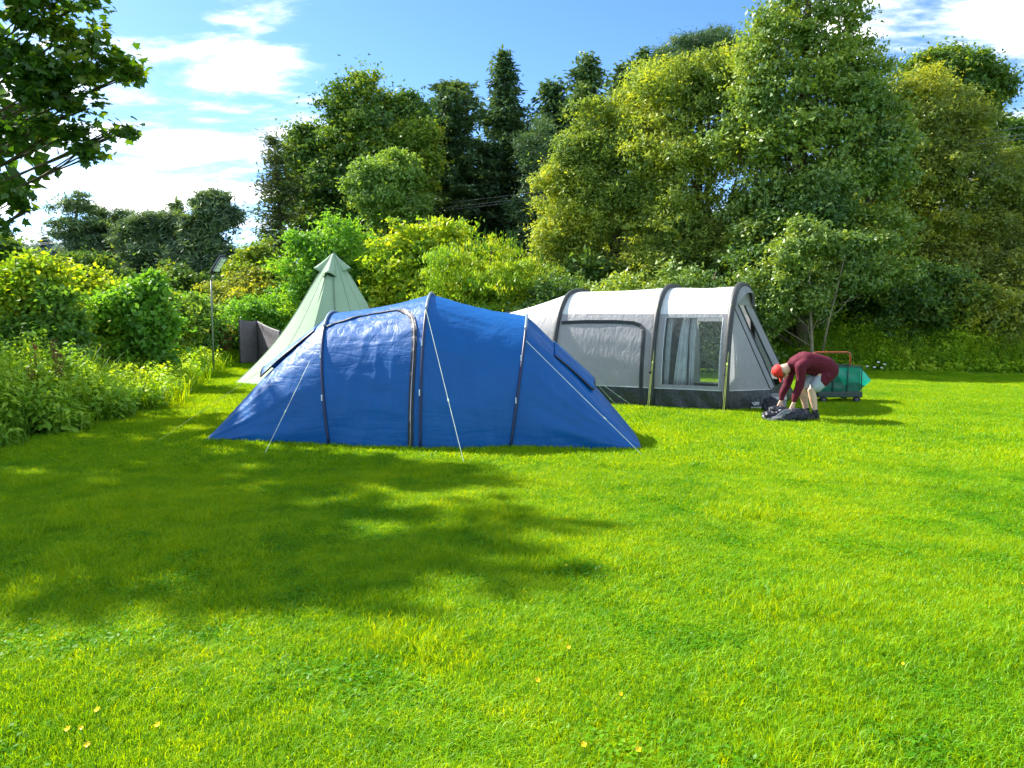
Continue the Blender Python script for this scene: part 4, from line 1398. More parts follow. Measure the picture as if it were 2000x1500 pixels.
def conifer(name, label, d, px, ytop, ybase, half, mat, seed, lean=0, sparse=1.0, dens=1.0, droop=.35, prof=1.0, tr=.22, barrel=0.0, ztrunk=None, nd=(.26, .05), group=None, start=.08):
    r = np.random.default_rng(seed)
    top = at(px, ytop, d); base = at(px + lean, 600, d)
    z0 = gz(base.x, d); zb = at(px, ybase, d).z
    t = thing(name, label, 'tree', (base.x, d, z0), group)
    H = top.z - zb
    Rm = half * d / F_PX
    Cs, Ts, Ns, tints = [], [], [], []
    nw = int(max(10, H / .30))
    mb = MB()
    mb.tube([(base.x, d, z0 - .2), (base.x * .5 + top.x * .5, d, (z0 + top.z) / 2), (top.x, d, top.z)], [tr, tr * .65, .02], 8)
    for i in range(nw):
        f = (i + r.random() * .6) / nw                       # 0 top .. 1 base
        z = top.z - H * f
        env = (1 - (1 - f) ** 2.0) ** .5 if barrel else f ** prof
        if barrel: env = env * (1 - barrel * max(0, f - .6) / .4)
        Lb0 = Rm * (start + (1 - start) * env)
        nb = int((6 + 5 * r.random()) * sparse) + 1
        cx = base.x + (top.x - base.x) * (z - z0) / (top.z - z0)
        for b in range(nb):
            az = r.random() * 6.283
            z = top.z - H * min(1, max(0, f + (r.random() - .5) * 1.8 / nw))
            Lb = Lb0 * (.50 + .60 * r.random() ** .8) * (1 + .22 * math.sin(f * 23 + az * 2))
            dirh = np.array([math.cos(az), math.sin(az), 0])
            up0 = .25 - droop * f
            ns = max(4, int(Lb / .10 * dens))
            u = np.sort(r.random(ns)) ** .75
            P = np.array([cx, d, z]) + dirh * (Lb * u)[:, None] + np.array([0, 0, 1]) * (Lb * (up0 * u - droop * .55 * u * u + .10 * u ** 3))[:, None]
            ee = P[-1]
            if b % 3 == 0: mb.tube([(cx, d, z), tuple(P[len(P) // 2]), tuple(ee)], [.035, .02, .006], 4, cap=False)
            k = 4
            PP = np.repeat(P, k, 0) + r.normal(size=(ns * k, 3)) * np.array([.20, .20, .15]) * (.6 + .6 * r.random())
            dr = np.tile(dirh, (ns * k, 1)) + r.normal(size=(ns * k, 3)) * .55 + np.array([0, 0, -.35 * droop * 2])
            nn = unit(np.array([0, 0, 1]) + r.normal(size=(ns * k, 3)) * .5)
            Cs.append(PP); Ts.append(dr); Ns.append(nn)
            tints.append(np.clip(.42 + .22 * r.normal() + .1 * r.normal(size=ns * k), 0, 1))
    C, T, Nn, ti = np.concatenate(Cs), np.concatenate(Ts), np.concatenate(Ns), np.concatenate(tints)
    sz = .7 + .6 * r.random(len(C))
    V, Fq = leaf_quads(C, Nn, nd[0] * sz * 1.15, nd[1] * sz * 2.2, .05, T)
    o = mesh_np('crown', V, Fq, M[mat], t, np.repeat(ti, 4)); o.matrix_parent_inverse = parent_inv(t)
    mb.build('trunk', 'bark_pale' if ztrunk else 'bark', t, smooth=True)
    return t


# ------------------------------------------------------------------ trees of the wood
WOOD = 'trees of the wood behind the tents'
tree('broadleaf_tree', 'broad dark green domed tree standing behind the teepee', 'tree', 38,
     [(725, 225, 75, 62), (770, 235, 48, 45), (665, 285, 78, 80), (625, 350, 58, 85), (745, 320, 80, 80), (690, 370, 90, 90), (640, 450, 75, 70), (720, 470, 80, 80), (600, 300, 34, 44), (805, 225, 26, 30), (590, 400, 40, 60), (680, 200, 40, 36), (790, 320, 50, 60)],
     'lf_dark', 1500, 26, .42, .26, .17, (690,), group=WOOD, tr=.4)
tree('golden_tree', 'golden green tree against the right flank of the dark domed tree', 'tree', 36.5,
     [(785, 275, 48, 38), (765, 320, 42, 40), (815, 295, 38, 50), (800, 345, 45, 45), (750, 275, 25, 22)], 'lf_gold', 560, 24, .36, .24, .16, (795,), group=WOOD)
tree('ivy_clad_tree', 'pale green ivy-clad tree between the dome tree and tall conifers', 'tree', 33,
     [(750, 345, 58, 42), (770, 390, 60, 50), (735, 385, 45, 45), (765, 440, 48, 50), (755, 490, 42, 45), (700, 378, 20, 12), (770, 530, 50, 45)],
     'lf_light', 800, 26, .30, .20, .14, (760,), group=WOOD)
conifer('larch_tree', 'thin grey-green larch leaning at the left edge of the wood', 34, 535, 270, 545, 62, 'lf_larch', 5, lean=28, sparse=.95, dens=1.1, droop=.15, prof=.55, tr=.16, group=WOOD, nd=(.24, .035), start=.25)
conifer('conifer_tree', 'round-topped dark conifer left of the tallest spire', 41.5, 882, 168, 545, 100, 'lf_conifer', 6, sparse=1.15, dens=1.15, droop=.5, barrel=.25, tr=.26, group=WOOD, nd=(.32, .06), start=.3)
conifer('conifer_tree', 'tallest spire-topped dark conifer above the blue tent', 43.5, 985, 108, 480, 118, 'lf_conifer', 7, sparse=1.0, dens=1.05, droop=.4, prof=.72, tr=.24, ztrunk=True, group=WOOD, nd=(.32, .06), start=.03)
conifer('conifer_tree', 'dense dark conifer between the tallest spire and the willow', 40, 1148, 116, 560, 150, 'lf_conifer', 8, lean=-25, sparse=1.15, dens=1.1, droop=.45, prof=.72, tr=.26, group=WOOD, nd=(.32, .06), start=.05)
conifer('conifer_tree', 'shorter conifer shoulder just right of the tallest spire', 41, 1080, 160, 560, 95, 'lf_conifer', 9, sparse=1.0, dens=1.0, droop=.45, prof=.5, tr=.2, group=WOOD, nd=(.32, .06))
conifer('conifer_tree', 'small pointed conifer peeping over the willow crown', 45, 1255, 102, 300, 60, 'lf_conifer', 10, sparse=1.0, dens=1.0, droop=.4, prof=.6, tr=.2, group=WOOD, nd=(.32, .06))
conifer('conifer_tree', 'low conifer tip between two conifers above the willow', 44, 1215, 132, 300, 50, 'lf_conifer', 12, sparse=1.0, droop=.4, prof=.6, tr=.2, group=WOOD, nd=(.32, .06))
tree('pine_tree', 'flat-topped dark pine above the willow, left of the tall oak', 'tree', 44,
     [(1385, 92, 55, 34), (1425, 105, 32, 30), (1335, 108, 45, 30), (1300, 130, 40, 30), (1400, 140, 60, 40), (1340, 160, 60, 40)], 'lf_conifer', 760, 24, .34, .36, .05, (1380,), group=WOOD, up=.9, rnd=.8, fold=.02)
tree('willow_tree', 'left half of the big yellow-green willow behind the awning', 'tree', 27,
     [(1095, 350, 42, 50), (1105, 430, 58, 62), (1125, 510, 65, 60), (1195, 290, 58, 70), (1170, 380, 70, 75), (1235, 215, 58, 58), (1250, 310, 70, 80), (1210, 470, 80, 80), (1190, 555, 85, 50), (1155, 245, 38, 45), (1080, 470, 40, 60), (1270, 180, 45, 40), (1140, 310, 50, 55)],
     'lf_willow', 1900, 28, .26, .15, .062, (1185,), group=WOOD, tr=.25)
tree('willow_tree', 'right half of the big willow, golden on top, left of the oak', 'tree', 25.5,
     [(1325, 190, 62, 58), (1395, 175, 58, 52), (1310, 270, 80, 80), (1395, 270, 78, 80), (1350, 370, 95, 90), (1440, 340, 75, 90), (1300, 460, 80, 80), (1395, 470, 90, 85), (1340, 545, 95, 55), (1440, 545, 70, 60), (1270, 540, 60, 60), (1290, 400, 60, 55, .6), (1250, 395, 50, 50, .6), (1300, 360, 60, 50, 1), (1290, 170, 50, 45), (1450, 150, 50, 50), (1460, 240, 65, 75), (1480, 440, 60, 70), (1370, 140, 40, 30)],
     'lf_willow', 2100, 28, .25, .15, .062, (1360,), group=WOOD, tr=.25)
tree('oak_tree', 'tallest oak with airy top rising out of the frame', 'tree', 23.5,
     [(1570, 20, 62, 48), (1520, 75, 48, 42), (1612, 70, 55, 40), (1690, 100, 34, 26), (1575, 130, 70, 50), (1650, 155, 62, 38), (1530, 190, 75, 55), (1610, 220, 85, 55), (1690, 210, 50, 32), (1545, 290, 90, 70), (1640, 300, 90, 65),
      (1500, 380, 75, 70), (1590, 390, 90, 70), (1680, 380, 75, 65), (1670, 15, 30, 22), (1560, -60, 50, 45), (1480, 60, 34, 30), (1470, 130, 40, 40), (1722, 140, 30, 24), (1475, 210, 55, 55), (1730, 235, 40, 34), (1455, 300, 60, 65), (1740, 320, 50, 50), (1500, 460, 70, 50), (1600, 460, 75, 50), (1700, 460, 70, 50), (1560, 530, 60, 45), (1660, 530, 60, 45), (1460, 500, 50, 50)],
     'lf_oak', 2300, 24, .25, .145, .085, (1560, 1570), group=WOOD, inner=.10, tr=.26)
tree('sallow_tree', 'olive sallow tree filling the right edge of the wood', 'tree', 26,
     [(1800, 185, 55, 55), (1830, 260, 75, 75), (1765, 270, 60, 75), (1870, 345, 80, 75), (1785, 370, 90, 85), (1925, 420, 80, 75), (1860, 440, 95, 80), (1760, 460, 85, 80), (1985, 490, 70, 80), (1900, 520, 100, 75), (1975, 390, 48, 48), (1800, 540, 90, 70), (2050, 450, 70, 90), (2060, 560, 70, 70), (1710, 300, 55, 60), (1700, 420, 65, 70), (1950, 320, 50, 50), (1740, 200, 40, 45), (1880, 270, 50, 50)],
     'lf_olive', 2500, 28, .25, .15, .060, (1850,), group=WOOD, tr=.25)
tree('beech_tree', 'dark round beech top behind the olive sallow at right', 'tree', 36,
     [(1850, 145, 62, 38), (1900, 175, 52, 42), (1890, 230, 58, 42), (1830, 200, 60, 55), (1910, 280, 48, 40), (1930, 215, 28, 30)], 'lf_dark', 720, 24, .38, .26, .16, (1880,), group=WOOD)
tree('ash_tree', 'pale tree top at the right border beyond the wires', 'tree', 37,
     [(1990, 275, 34, 38), (2030, 300, 50, 60), (1980, 330, 40, 40), (2040, 400, 60, 90)], 'lf_light', 380, 22, .36, .24, .12, (2030,), group=WOOD)
tree('hazel_tree', 'young leafy hazel with thin trunks behind the cart', 'tree', 20.8,
     [(1600, 470, 46, 26), (1540, 500, 42, 30), (1640, 510, 48, 30), (1690, 480, 40, 26), (1525, 555, 34, 26), (1640, 560, 40, 24), (1590, 590, 34, 24), (1690, 545, 34, 22), (1500, 600, 30, 30), (1740, 530, 40, 26), (1560, 445, 24, 16)],
     'lf_oak', 640, 22, .18, .115, .070, (1590, 1588), bark='bark_pale', group=WOOD, inner=.08, tr=.055)
hz = bpy.data.objects['hazel_tree']
tb = at(1612, 600, 20.6); zt = gz(tb.x, 20.6)
MB().tube([tuple(at(1606, 690, 20.6)), tuple(at(1618, 630, 20.6)), tuple(at(1636, 560, 20.5)), tuple(at(1650, 500, 20.4))], [.035, .032, .028, .015], 7).build('trunk', 'bark_pale', hz, smooth=True)
bt = at(1572, 600, 22.0)
tree('ivy_trunk_tree', 'stout dim trunk in the shade behind the hazel', 'tree', 22.6, [(1570, 430, 60, 50), (1500, 520, 60, 50), (1580, 600, 26, 60), (1470, 590, 40, 40)], 'lf_dark', 380, 24, .25, .14, .09, (1572,), group=WOOD, tr=.22)
tree('yew_tree', 'dark yew filling the gap between the conifers and the willow', 'tree', 37, [(1060, 300, 40, 60), (1050, 400, 50, 70), (1090, 470, 60, 60), (1040, 500, 50, 60)], 'lf_conifer', 520, 24, .34, .30, .07, (1060,), group=WOOD)
tree('holly_tree', 'near-black holly mass low between the two tall conifers', 'tree', 47, [(930, 400, 60, 60), (900, 470, 70, 60), (1000, 470, 60, 60), (860, 430, 50, 60)], 'lf_dark', 520, 24, .5, .32, .2, (930,), group=WOOD)
tree('lime_tree', 'mid-green tree filling the gap between oak and sallow', 'tree', 29, [(1720, 250, 50, 60), (1700, 330, 60, 70), (1740, 420, 60, 70), (1700, 500, 70, 60)], 'lf_mid', 620, 24, .3, .17, .10, (1715,), group=WOOD)
# shrubs under the wood
for k_, (px_, w_) in enumerate(((1100, 60), (1210, 60), (1320, 60), (1430, 60), (1540, 60), (1650, 60), (1760, 60), (1870, 60), (1980, 60))):
    tree('undergrowth_bush', 'dim undergrowth bush in the wood shade, %s from the left of its row' % ('first', 'second', 'third', 'fourth', 'fifth', 'sixth', 'seventh', 'eighth', 'ninth')[k_], 'bush', 25.6, [(px_, 600, w_, 42), (px_ + 30, 560, w_ * .9, 45)], 'lf_dark', 260, 14, .3, .19, .12, None, group='undergrowth bushes in the wood', tr=.05)
SHR = 'shrubs along the foot of the wood'
tree('shade_shrub', 'dark shrub under the sallow behind the tall grass', 'shrub', 23.6, [(1790, 575, 70, 48), (1850, 590, 70, 45), (1730, 595, 50, 36)], 'lf_dark', 520, 24, .24, .13, .08, None, group=SHR, tr=.06)
tree('shade_shrub', 'dark shrub at the right border under the sallow', 'shrub', 23.4, [(1930, 580, 75, 50), (2000, 570, 60, 60), (2060, 590, 60, 50)], 'lf_olive', 520, 24, .24, .13, .07, None, group=SHR, tr=.06)
tree('bright_shrub', 'bright green rounded shrub directly behind the teepee top', 'shrub', 27,
     [(655, 475, 52, 38), (615, 510, 48, 45), (692, 510, 48, 50), (650, 545, 75, 45), (600, 565, 42, 42), (715, 555, 40, 40), (650, 590, 80, 40)], 'lf_bright', 1000, 26, .26, .15, .075, None, group=SHR, tr=.09)
tree('elder_shrub', 'yellow-green elder shrub between the teepee and the privet', 'shrub', 26,
     [(830, 455, 34, 24), (800, 480, 48, 32), (880, 470, 42, 26), (770, 510, 38, 28), (820, 520, 60, 40), (770, 565, 52, 36), (850, 560, 60, 40), (765, 600, 50, 30), (905, 500, 40, 35)], 'lf_lime', 900, 24, .24, .17, .11, None, group=SHR, tr=.08)
pv = tree('privet_shrub', 'wide yellow-green spiky-topped shrub above the blue tent ridge', 'shrub', 24,
     [(950, 520, 72, 42), (885, 525, 52, 40), (1010, 540, 60, 42), (860, 560, 45, 40), (950, 575, 105, 42), (1040, 580, 45, 36), (900, 600, 80, 40), (1010, 610, 80, 36)], 'lf_lime', 1350, 28, .20, .11, .050, None, group=SHR, tr=.07, leafdir=(0, 0, 1.5), up=.1)
sp_ = MB()
for k in range(46):
    px = 850 + 210 * random.random(); yb = 505 - 35 * math.sin(math.pi * (px - 845) / 230) + 8
    a = at(px, yb, 24 + random.uniform(-.8, .6)); h = random.uniform(.25, .55)
    sp_.tube([a - Vector((0, 0, .15)), a + Vector((random.uniform(-.03, .03), 0, h))], [.016, .007], 5)
sp_.build('shoot_tips', 'stem', pv)['kind'] = 'stuff'
tree('low_shrub', 'low mixed shrub between the privet and the awning roof', 'shrub', 22.5, [(1080, 590, 45, 36), (1130, 600, 50, 34), (1040, 615, 50, 30)], 'lf_dark', 340, 24, .22, .12, .07, None, group=SHR, tr=.05)
tree('low_shrub', 'dark laurel shrub showing above the awning roof middle', 'shrub', 21.5, [(1230, 580, 70, 36), (1320, 575, 70, 40), (1410, 570, 65, 45), (1480, 590, 45, 50)], 'lf_oak', 700, 24, .22, .12, .07, None, group=SHR, tr=.05)
for (px, py, rx, ry, d_, lb_) in ((930, 505, 80, 45, 45.0, 'deep shade bush under the tall conifers, left one'), (1030, 500, 70, 60, 44.5, 'deep shade bush under the tall conifers, right one'), (840, 500, 70, 60, 44.5, 'deep shade bush behind the elder shrub')):
    tree('shade_bush', lb_, 'shrub', d_, [(px, py, rx, ry), (px + 20, py + 45, rx, ry)], 'lf_dark', 380, 24, .45, .26, .17, None, group=SHR, tr=.1)

# bank shrubs right of the lamp post
BNK = 'bushes on the bank left of the teepee'
tree('bramble_bush', 'olive bramble mound on the bank below the larch', 'bush', 28.5, [(500, 565, 60, 26), (545, 548, 40, 24), (455, 585, 40, 22), (530, 595, 60, 28)], 'lf_olive', 760, 26, .22, .12, .09, None, group=BNK, tr=.05)
tree('gold_bush', 'golden bush beside the larch trunk', 'bush', 29.5, [(505, 515, 42, 26), (535, 520, 26, 24), (470, 540, 30, 22), (510, 488, 30, 22)], 'lf_gold', 420, 24, .24, .14, .09, None, group=BNK, tr=.06)
tree('green_bush', 'fresh green bush above the dark windbreak', 'bush', 25.6, [(470, 615, 45, 24), (510, 612, 45, 26), (440, 640, 30, 20), (550, 605, 40, 30), (490, 640, 60, 24)], 'lf_bright', 560, 24, .20, .11, .08, None, group=BNK, tr=.05)
tree('elder_bush', 'grey-green bush behind the lamp post foot', 'bush', 24, [(372, 608, 36, 24), (352, 630, 36, 28), (395, 635, 34, 30), (372, 655, 50, 24)], 'lf_mid', 520, 24, .20, .12, .08, None, group=BNK, tr=.05)
# left hedge
HDG = 'bushes of the left hedge'
tree('hedge_bush', 'large yellow-green hedge bush at the left border', 'bush', 15.5, [(30, 575, 50, 40), (85, 565, 40, 40), (15, 625, 65, 50), (90, 630, 55, 45), (105, 545, 26, 24), (65, 540, 30, 26)], 'lf_lime', 1300, 26, .20, .105, .075, None, group=HDG, tr=.06)
tree('hedge_bush', 'sprawling lime hedge bush, second from the left border', 'bush', 17.5, [(160, 578, 40, 32), (210, 605, 42, 34), (150, 620, 50, 40), (210, 640, 50, 34), (178, 548, 16, 20), (245, 588, 22, 22)], 'lf_lime', 1000, 26, .20, .115, .08, None, group=HDG, tr=.06)
tree('maple_bush', 'fresh green maple bush in the hedge right of the lime bush', 'bush', 17, [(270, 610, 48, 40), (300, 590, 32, 34), (250, 640, 45, 40), (300, 640, 42, 38), (275, 570, 18, 16), (300, 558, 16, 18)], 'lf_bright', 900, 24, .18, .12, .09, None, group=HDG, tr=.05)
tree('hedge_bush', 'dark elder bush low in the hedge in front of the lime bush', 'bush', 14.8, [(110, 620, 34, 46), (70, 660, 50, 30), (140, 655, 36, 28)], 'lf_mid', 480, 24, .18, .11, .075, None, group=HDG, tr=.05)
tree('hedge_bush', 'rear hedge bush behind the maple bush', 'bush', 21, [(230, 590, 36, 24), (320, 605, 36, 26), (185, 575, 36, 24), (340, 625, 30, 24)], 'lf_gold', 480, 24, .22, .13, .08, None, group=HDG, tr=.05)
tree('shade_tree', 'dark foliage below the sycamore at the left border', 'tree', 22, [(10, 500, 32, 18), (-30, 490, 50, 40), (-40, 560, 60, 60)], 'lf_dark', 300, 24, .26, .15, .10, (-40,), group=HDG, tr=.1)

# far trees on the left skyline
FAR = 'far trees on the left skyline'
tree('scots_pine', 'tall far pine with a domed crown and layered branches', 'tree', 58,
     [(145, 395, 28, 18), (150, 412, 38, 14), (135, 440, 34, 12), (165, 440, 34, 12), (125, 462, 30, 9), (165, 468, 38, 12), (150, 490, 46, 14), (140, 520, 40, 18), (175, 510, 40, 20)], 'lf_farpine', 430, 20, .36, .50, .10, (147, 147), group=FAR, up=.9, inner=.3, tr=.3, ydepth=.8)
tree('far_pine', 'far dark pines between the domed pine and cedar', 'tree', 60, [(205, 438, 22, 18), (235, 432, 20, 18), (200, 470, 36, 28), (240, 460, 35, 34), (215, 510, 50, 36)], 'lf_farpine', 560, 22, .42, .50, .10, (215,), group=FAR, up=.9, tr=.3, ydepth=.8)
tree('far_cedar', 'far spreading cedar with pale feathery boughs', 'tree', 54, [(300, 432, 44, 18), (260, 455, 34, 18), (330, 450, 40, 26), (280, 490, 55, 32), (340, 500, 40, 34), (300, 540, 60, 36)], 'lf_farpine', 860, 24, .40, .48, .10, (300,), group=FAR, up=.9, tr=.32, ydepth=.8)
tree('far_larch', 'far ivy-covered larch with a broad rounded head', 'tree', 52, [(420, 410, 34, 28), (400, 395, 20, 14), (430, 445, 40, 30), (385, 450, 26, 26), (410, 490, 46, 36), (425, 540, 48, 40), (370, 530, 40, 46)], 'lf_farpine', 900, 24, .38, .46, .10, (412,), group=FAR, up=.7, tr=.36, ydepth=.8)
conifer('far_spire', 'small far spire between the cedar and the larch', 57, 345, 398, 480, 24, 'lf_farpine', 31, tr=.12, group=FAR, nd=(.4, .09), prof=.7)
tree('far_undergrowth', 'dark far undergrowth mass beneath the skyline trees', 'shrub', 50, [(180, 540, 60, 34), (260, 560, 70, 34), (360, 570, 70, 34), (440, 570, 50, 30), (110, 540, 50, 30)], 'lf_dark', 620, 24, .5, .32, .2, None, group=FAR, tr=.1)
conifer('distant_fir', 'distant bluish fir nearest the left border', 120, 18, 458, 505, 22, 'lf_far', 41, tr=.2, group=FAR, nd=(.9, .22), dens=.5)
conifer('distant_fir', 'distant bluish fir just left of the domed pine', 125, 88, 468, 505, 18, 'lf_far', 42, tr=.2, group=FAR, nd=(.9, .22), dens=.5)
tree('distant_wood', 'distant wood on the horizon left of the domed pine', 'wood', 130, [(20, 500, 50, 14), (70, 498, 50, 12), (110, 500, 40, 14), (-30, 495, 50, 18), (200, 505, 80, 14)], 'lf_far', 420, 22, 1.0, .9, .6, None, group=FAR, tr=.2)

# ------------------------------------------------------------------ sycamore overhanging at the left
syc = thing('sycamore_tree', 'large sycamore overhanging the upper left corner, shading the lawn', 'tree', (-10.2, 12.2, 0))
SD = 10.8


def lobed_leaf(size):
    """five-lobed leaf outline in the xy plane, stalk at the origin, tip at +y"""
    prof = [(0, 0), (.22, .02), (.52, .10), (.36, .26), (.62, .52), (.30, .50), (.20, .66), (0, 1.0), (-.20, .66), (-.30, .50), (-.62, .52), (-.36, .26), (-.52, .10), (-.22, .02)]
    V = np.array([(x, y, -.16 * abs(x) - .10 * (y - .4) ** 2) for x, y in prof]) * size
    c = np.array([[0, .38 * size, .02]])
    V = np.concatenate([V, c]); n = len(prof)
    T = np.array([(i, (i + 1) % n, n) for i in range(n)])
    return V, T


SL = pxlobes(SD, [(70, 30, 75, 42), (150, 75, 72, 40), (40, 110, 70, 40), (130, 140, 95, 36), (215, 130, 46, 26), (252, 145, 34, 14), (60, 190, 80, 34), (165, 205, 60, 24), (120, 255, 78, 20), (225, 258, 40, 18), (170, 300, 34, 18),
                  (30, 265, 60, 20), (20, 385, 40, 22), (50, 412, 24, 16), (-10, 440, 30, 22), (-60, 330, 70, 80), (160, 5, 40, 14)], .8)
SL[:, 3:] *= .92
# the rest of the crown, out of frame, that throws the shadow on the lawn
EX = np.array([(-10.6, 12.2, 6.0, 2.0, 2.4, 1.7), (-9.2, 11.4, 7.0, 1.6, 2.0, 1.1), (-10.2, 11.0, 7.4, 1.9, 2.2, 1.2), (-11.4, 12.0, 6.8, 2.2, 2.4, 1.8), (-10.4, 14.0, 5.6, 2.0, 1.8, 1.7),
               (-10.6, 10.6, 5.0, 2.0, 1.8, 1.5), (-9.2, 9.9, 6.0, 1.7, 1.5, 1.2), (-11.5, 12.5, 4.6, 2.2, 2.2, 1.5), (-9.2, 13.6, 4.6, 1.2, 1.4, 1.0), (-11.0, 9.4, 6.4, 1.5, 1.4, 1.2), (-8.7, 10.3, 7.0, 1.5, 1.4, .9), (-9.0, 8.8, 6.6, 1.0, .9, .8),
               (-8.0, 10.0, 7.3, 1.1, 1.1, .7), (-9.0, 9.6, 7.6, 1.3, 1.1, .8), (-11.2, 10.3, 7.5, 1.4, 1.2, .9), (-8.6, 9.2, 7.3, 1.0, .9, .7), (-12.6, 12.6, 5.2, 1.8, 1.8, 1.5), (-13.4, 13.6, 4.6, 1.8, 1.7, 1.4), (-12.4, 11.2, 4.6, 1.5, 1.4, 1.2)])
cpts, tints = [], []
for lobes_, ncl, per, cs in ((SL, 540, 8, .14), (EX, 760, 9, .30)):
    C, Nn, ti, cc = crown_points(lobes_, ncl, per, cs, .30, .9, .7, .5, 4 if lobes_ is SL else 7)
    cpts.append((C, Nn)); tints.append(ti)
nSL = len(cpts[0][0])
C = np.concatenate([c for c, _ in cpts]); Nn = np.concatenate([n_ for _, n_ in cpts]); ti = np.concatenate(tints)
nl = len(C)
LV, LT = lobed_leaf(1.0)
sz = .085 + .055 * rng.random(nl); sz[nSL:] *= 2.1
td = rng.normal(size=(nl, 3)) * .6 + np.array([.5, -.2, -.55])
t_ = unit(td - Nn * (td * Nn).sum(1, keepdims=True)); b_ = np.cross(t_, Nn)
pick = np.zeros(nl, bool)
vis = np.arange(nSL)
order = np.argsort(C[:nSL, 1] - 1.2 * C[:nSL, 0])       # the nearest and outermost ones become leaf parts
inframe = [i for i in order if 0 < (C[i, 0] / C[i, 1] * F_PX + 1000) < 320][:300]
pick[inframe] = True
A3 = np.stack([b_, t_, Nn], -1)           # columns: local x,y,z
rest = np.where(~pick & (np.arange(nl) < nSL))[0]
V = np.einsum('nij,kj->nki', A3[rest], LV) * sz[rest][:, None, None] + C[rest][:, None, :]
Fq = (LT[None] + (np.arange(len(rest)) * len(LV))[:, None, None]).reshape(-1, 3)
o = mesh_np('crown', V.reshape(-1, 3), Fq, M['lf_syc'], syc, np.repeat(ti[rest], len(LV))); o.matrix_parent_inverse = parent_inv(syc); o['kind'] = 'stuff'
ex = np.arange(nSL, nl)
V, Fq = leaf_quads(C[ex], Nn[ex], sz[ex] * 1.25, sz[ex] * 1.15, -.08)
o = mesh_np('crown', V, Fq, M['lf_syc'], syc, np.repeat(ti[ex], 4)); o.matrix_parent_inverse = parent_inv(syc); o['kind'] = 'stuff'
lm = []
for k in range(6):
    me = bpy.data.meshes.new('leaf'); me.from_pydata([tuple(v) for v in LV], [], [tuple(t) for t in LT]); me.update()
    a = me.attributes.new('tint', 'FLOAT', 'POINT'); a.data.foreach_set('value', [.15 + .14 * k] * len(LV)); me.materials.append(M['lf_syc']); lm.append(me)
pinv = parent_inv(syc)
for i in inframe:
    lo = bpy.data.objects.new('leaf', lm[min(5, int(ti[i] * 6))]); COL.objects.link(lo); lo.parent = syc; lo.matrix_parent_inverse = pinv
    m4 = Matrix([list(A3[i][r_] * sz[i]) + [C[i][r_]] for r_ in range(3)] + [[0, 0, 0, 1]])
    lo.matrix_basis = m4
mb = MB()
mb.tube([(-10.2, 12.2, -.2), (-10.25, 12.2, 2), (-10.1, 12.1, 4.5), (-9.9, 12.1, 7), (-9.6, 12, 9)], [.36, .28, .22, .14, .05], 10)
for lb in np.concatenate([SL, EX]):
    c = Vector(lb[:3]); s = Vector((-10.1, 12.15, max(2.4, min(7.5, c.z - 1.0))))
    mid = s.lerp(c, .55) + Vector((0, 0, -.12)); mb.tube([s, mid, c], [.035, .02, .007], 6)
    for _ in range(5):
        dd = Vector((random.gauss(0, 1), random.gauss(0, 1), random.gauss(0, .8))).normalized(); e = c + Vector((dd.x * lb[3], dd.y * lb[4], dd.z * lb[5])) * .9
        mb.tube([mid.lerp(c, random.random()), (c + e) / 2, e], [.014, .009, .004], 4)
mb.build('trunk', 'bark', syc, smooth=True)

# ------------------------------------------------------------------ lawn: scattered turf patches


def blades(n, rad, hmin, hmax, w, lean, r, broad=0.0, tintc=.5):
    """grass blades in a disc; each a bent 2-segment strip (5 verts: 1 quad + 1 tri as 2 quads)"""
    a = r.random(n) * 6.283; q = np.sqrt(r.random(n)) * rad
    q *= 1 + .25 * r.normal(size=n) * .5
    x, y = q * np.cos(a), q * np.sin(a)
    # tufts
    nt = max(6, n // 40); tx, ty = (r.random(nt) - .5) * 2 * rad, (r.random(nt) - .5) * 2 * rad
    tk = r.integers(0, nt, n); m = r.random(n) < .35
    x[m] = tx[tk[m]] + r.normal(size=m.sum()) * .018; y[m] = ty[tk[m]] + r.normal(size=m.sum()) * .018
    h = hmin + (hmax - hmin) * r.random(n) ** 1.5
    ww = w * (.6 + .8 * r.random(n))
    az = r.random(n) * 6.283
    ln = lean * (.3 + 1.0 * r.random(n)) * h
    dx, dy = np.cos(az) * ln, np.sin(az) * ln
    sa = az + 1.5708 + r.normal(size=n) * .7
    sx, sy = np.cos(sa) * ww * .5, np.sin(sa) * ww * .5
    V = np.zeros((n, 6, 3), np.float32)
    z0 = -.01
    V[:, 0] = np.stack([x - sx, y - sy, np.full(n, z0)], -1); V[:, 1] = np.stack([x + sx, y + sy, np.full(n, z0)], -1)
    mx, my, mz = x + dx * .38, y + dy * .38, h * .62
    V[:, 2] = np.stack([mx + sx * .85, my + sy * .85, mz], -1); V[:, 3] = np.stack([mx - sx * .85, my - sy * .85, mz], -1)
    tx2, ty2, tz2 = x + dx, y + dy, h * (1 - .25 * (ln / h) ** 2)
    V[:, 4] = np.stack([tx2 + sx * .15, ty2 + sy * .15, tz2], -1); V[:, 5] = np.stack([tx2 - sx * .15, ty2 - sy * .15, tz2], -1)
    b = (np.arange(n) * 6)[:, None]
    Fq = np.concatenate([b + np.array([[0, 1, 2, 3]]), b + np.array([[3, 2, 4, 5]])])
    t = np.clip(tintc + .2 * r.normal(size=n), 0, 1)
    return V.reshape(-1, 3), Fq, np.repeat(t, 6)


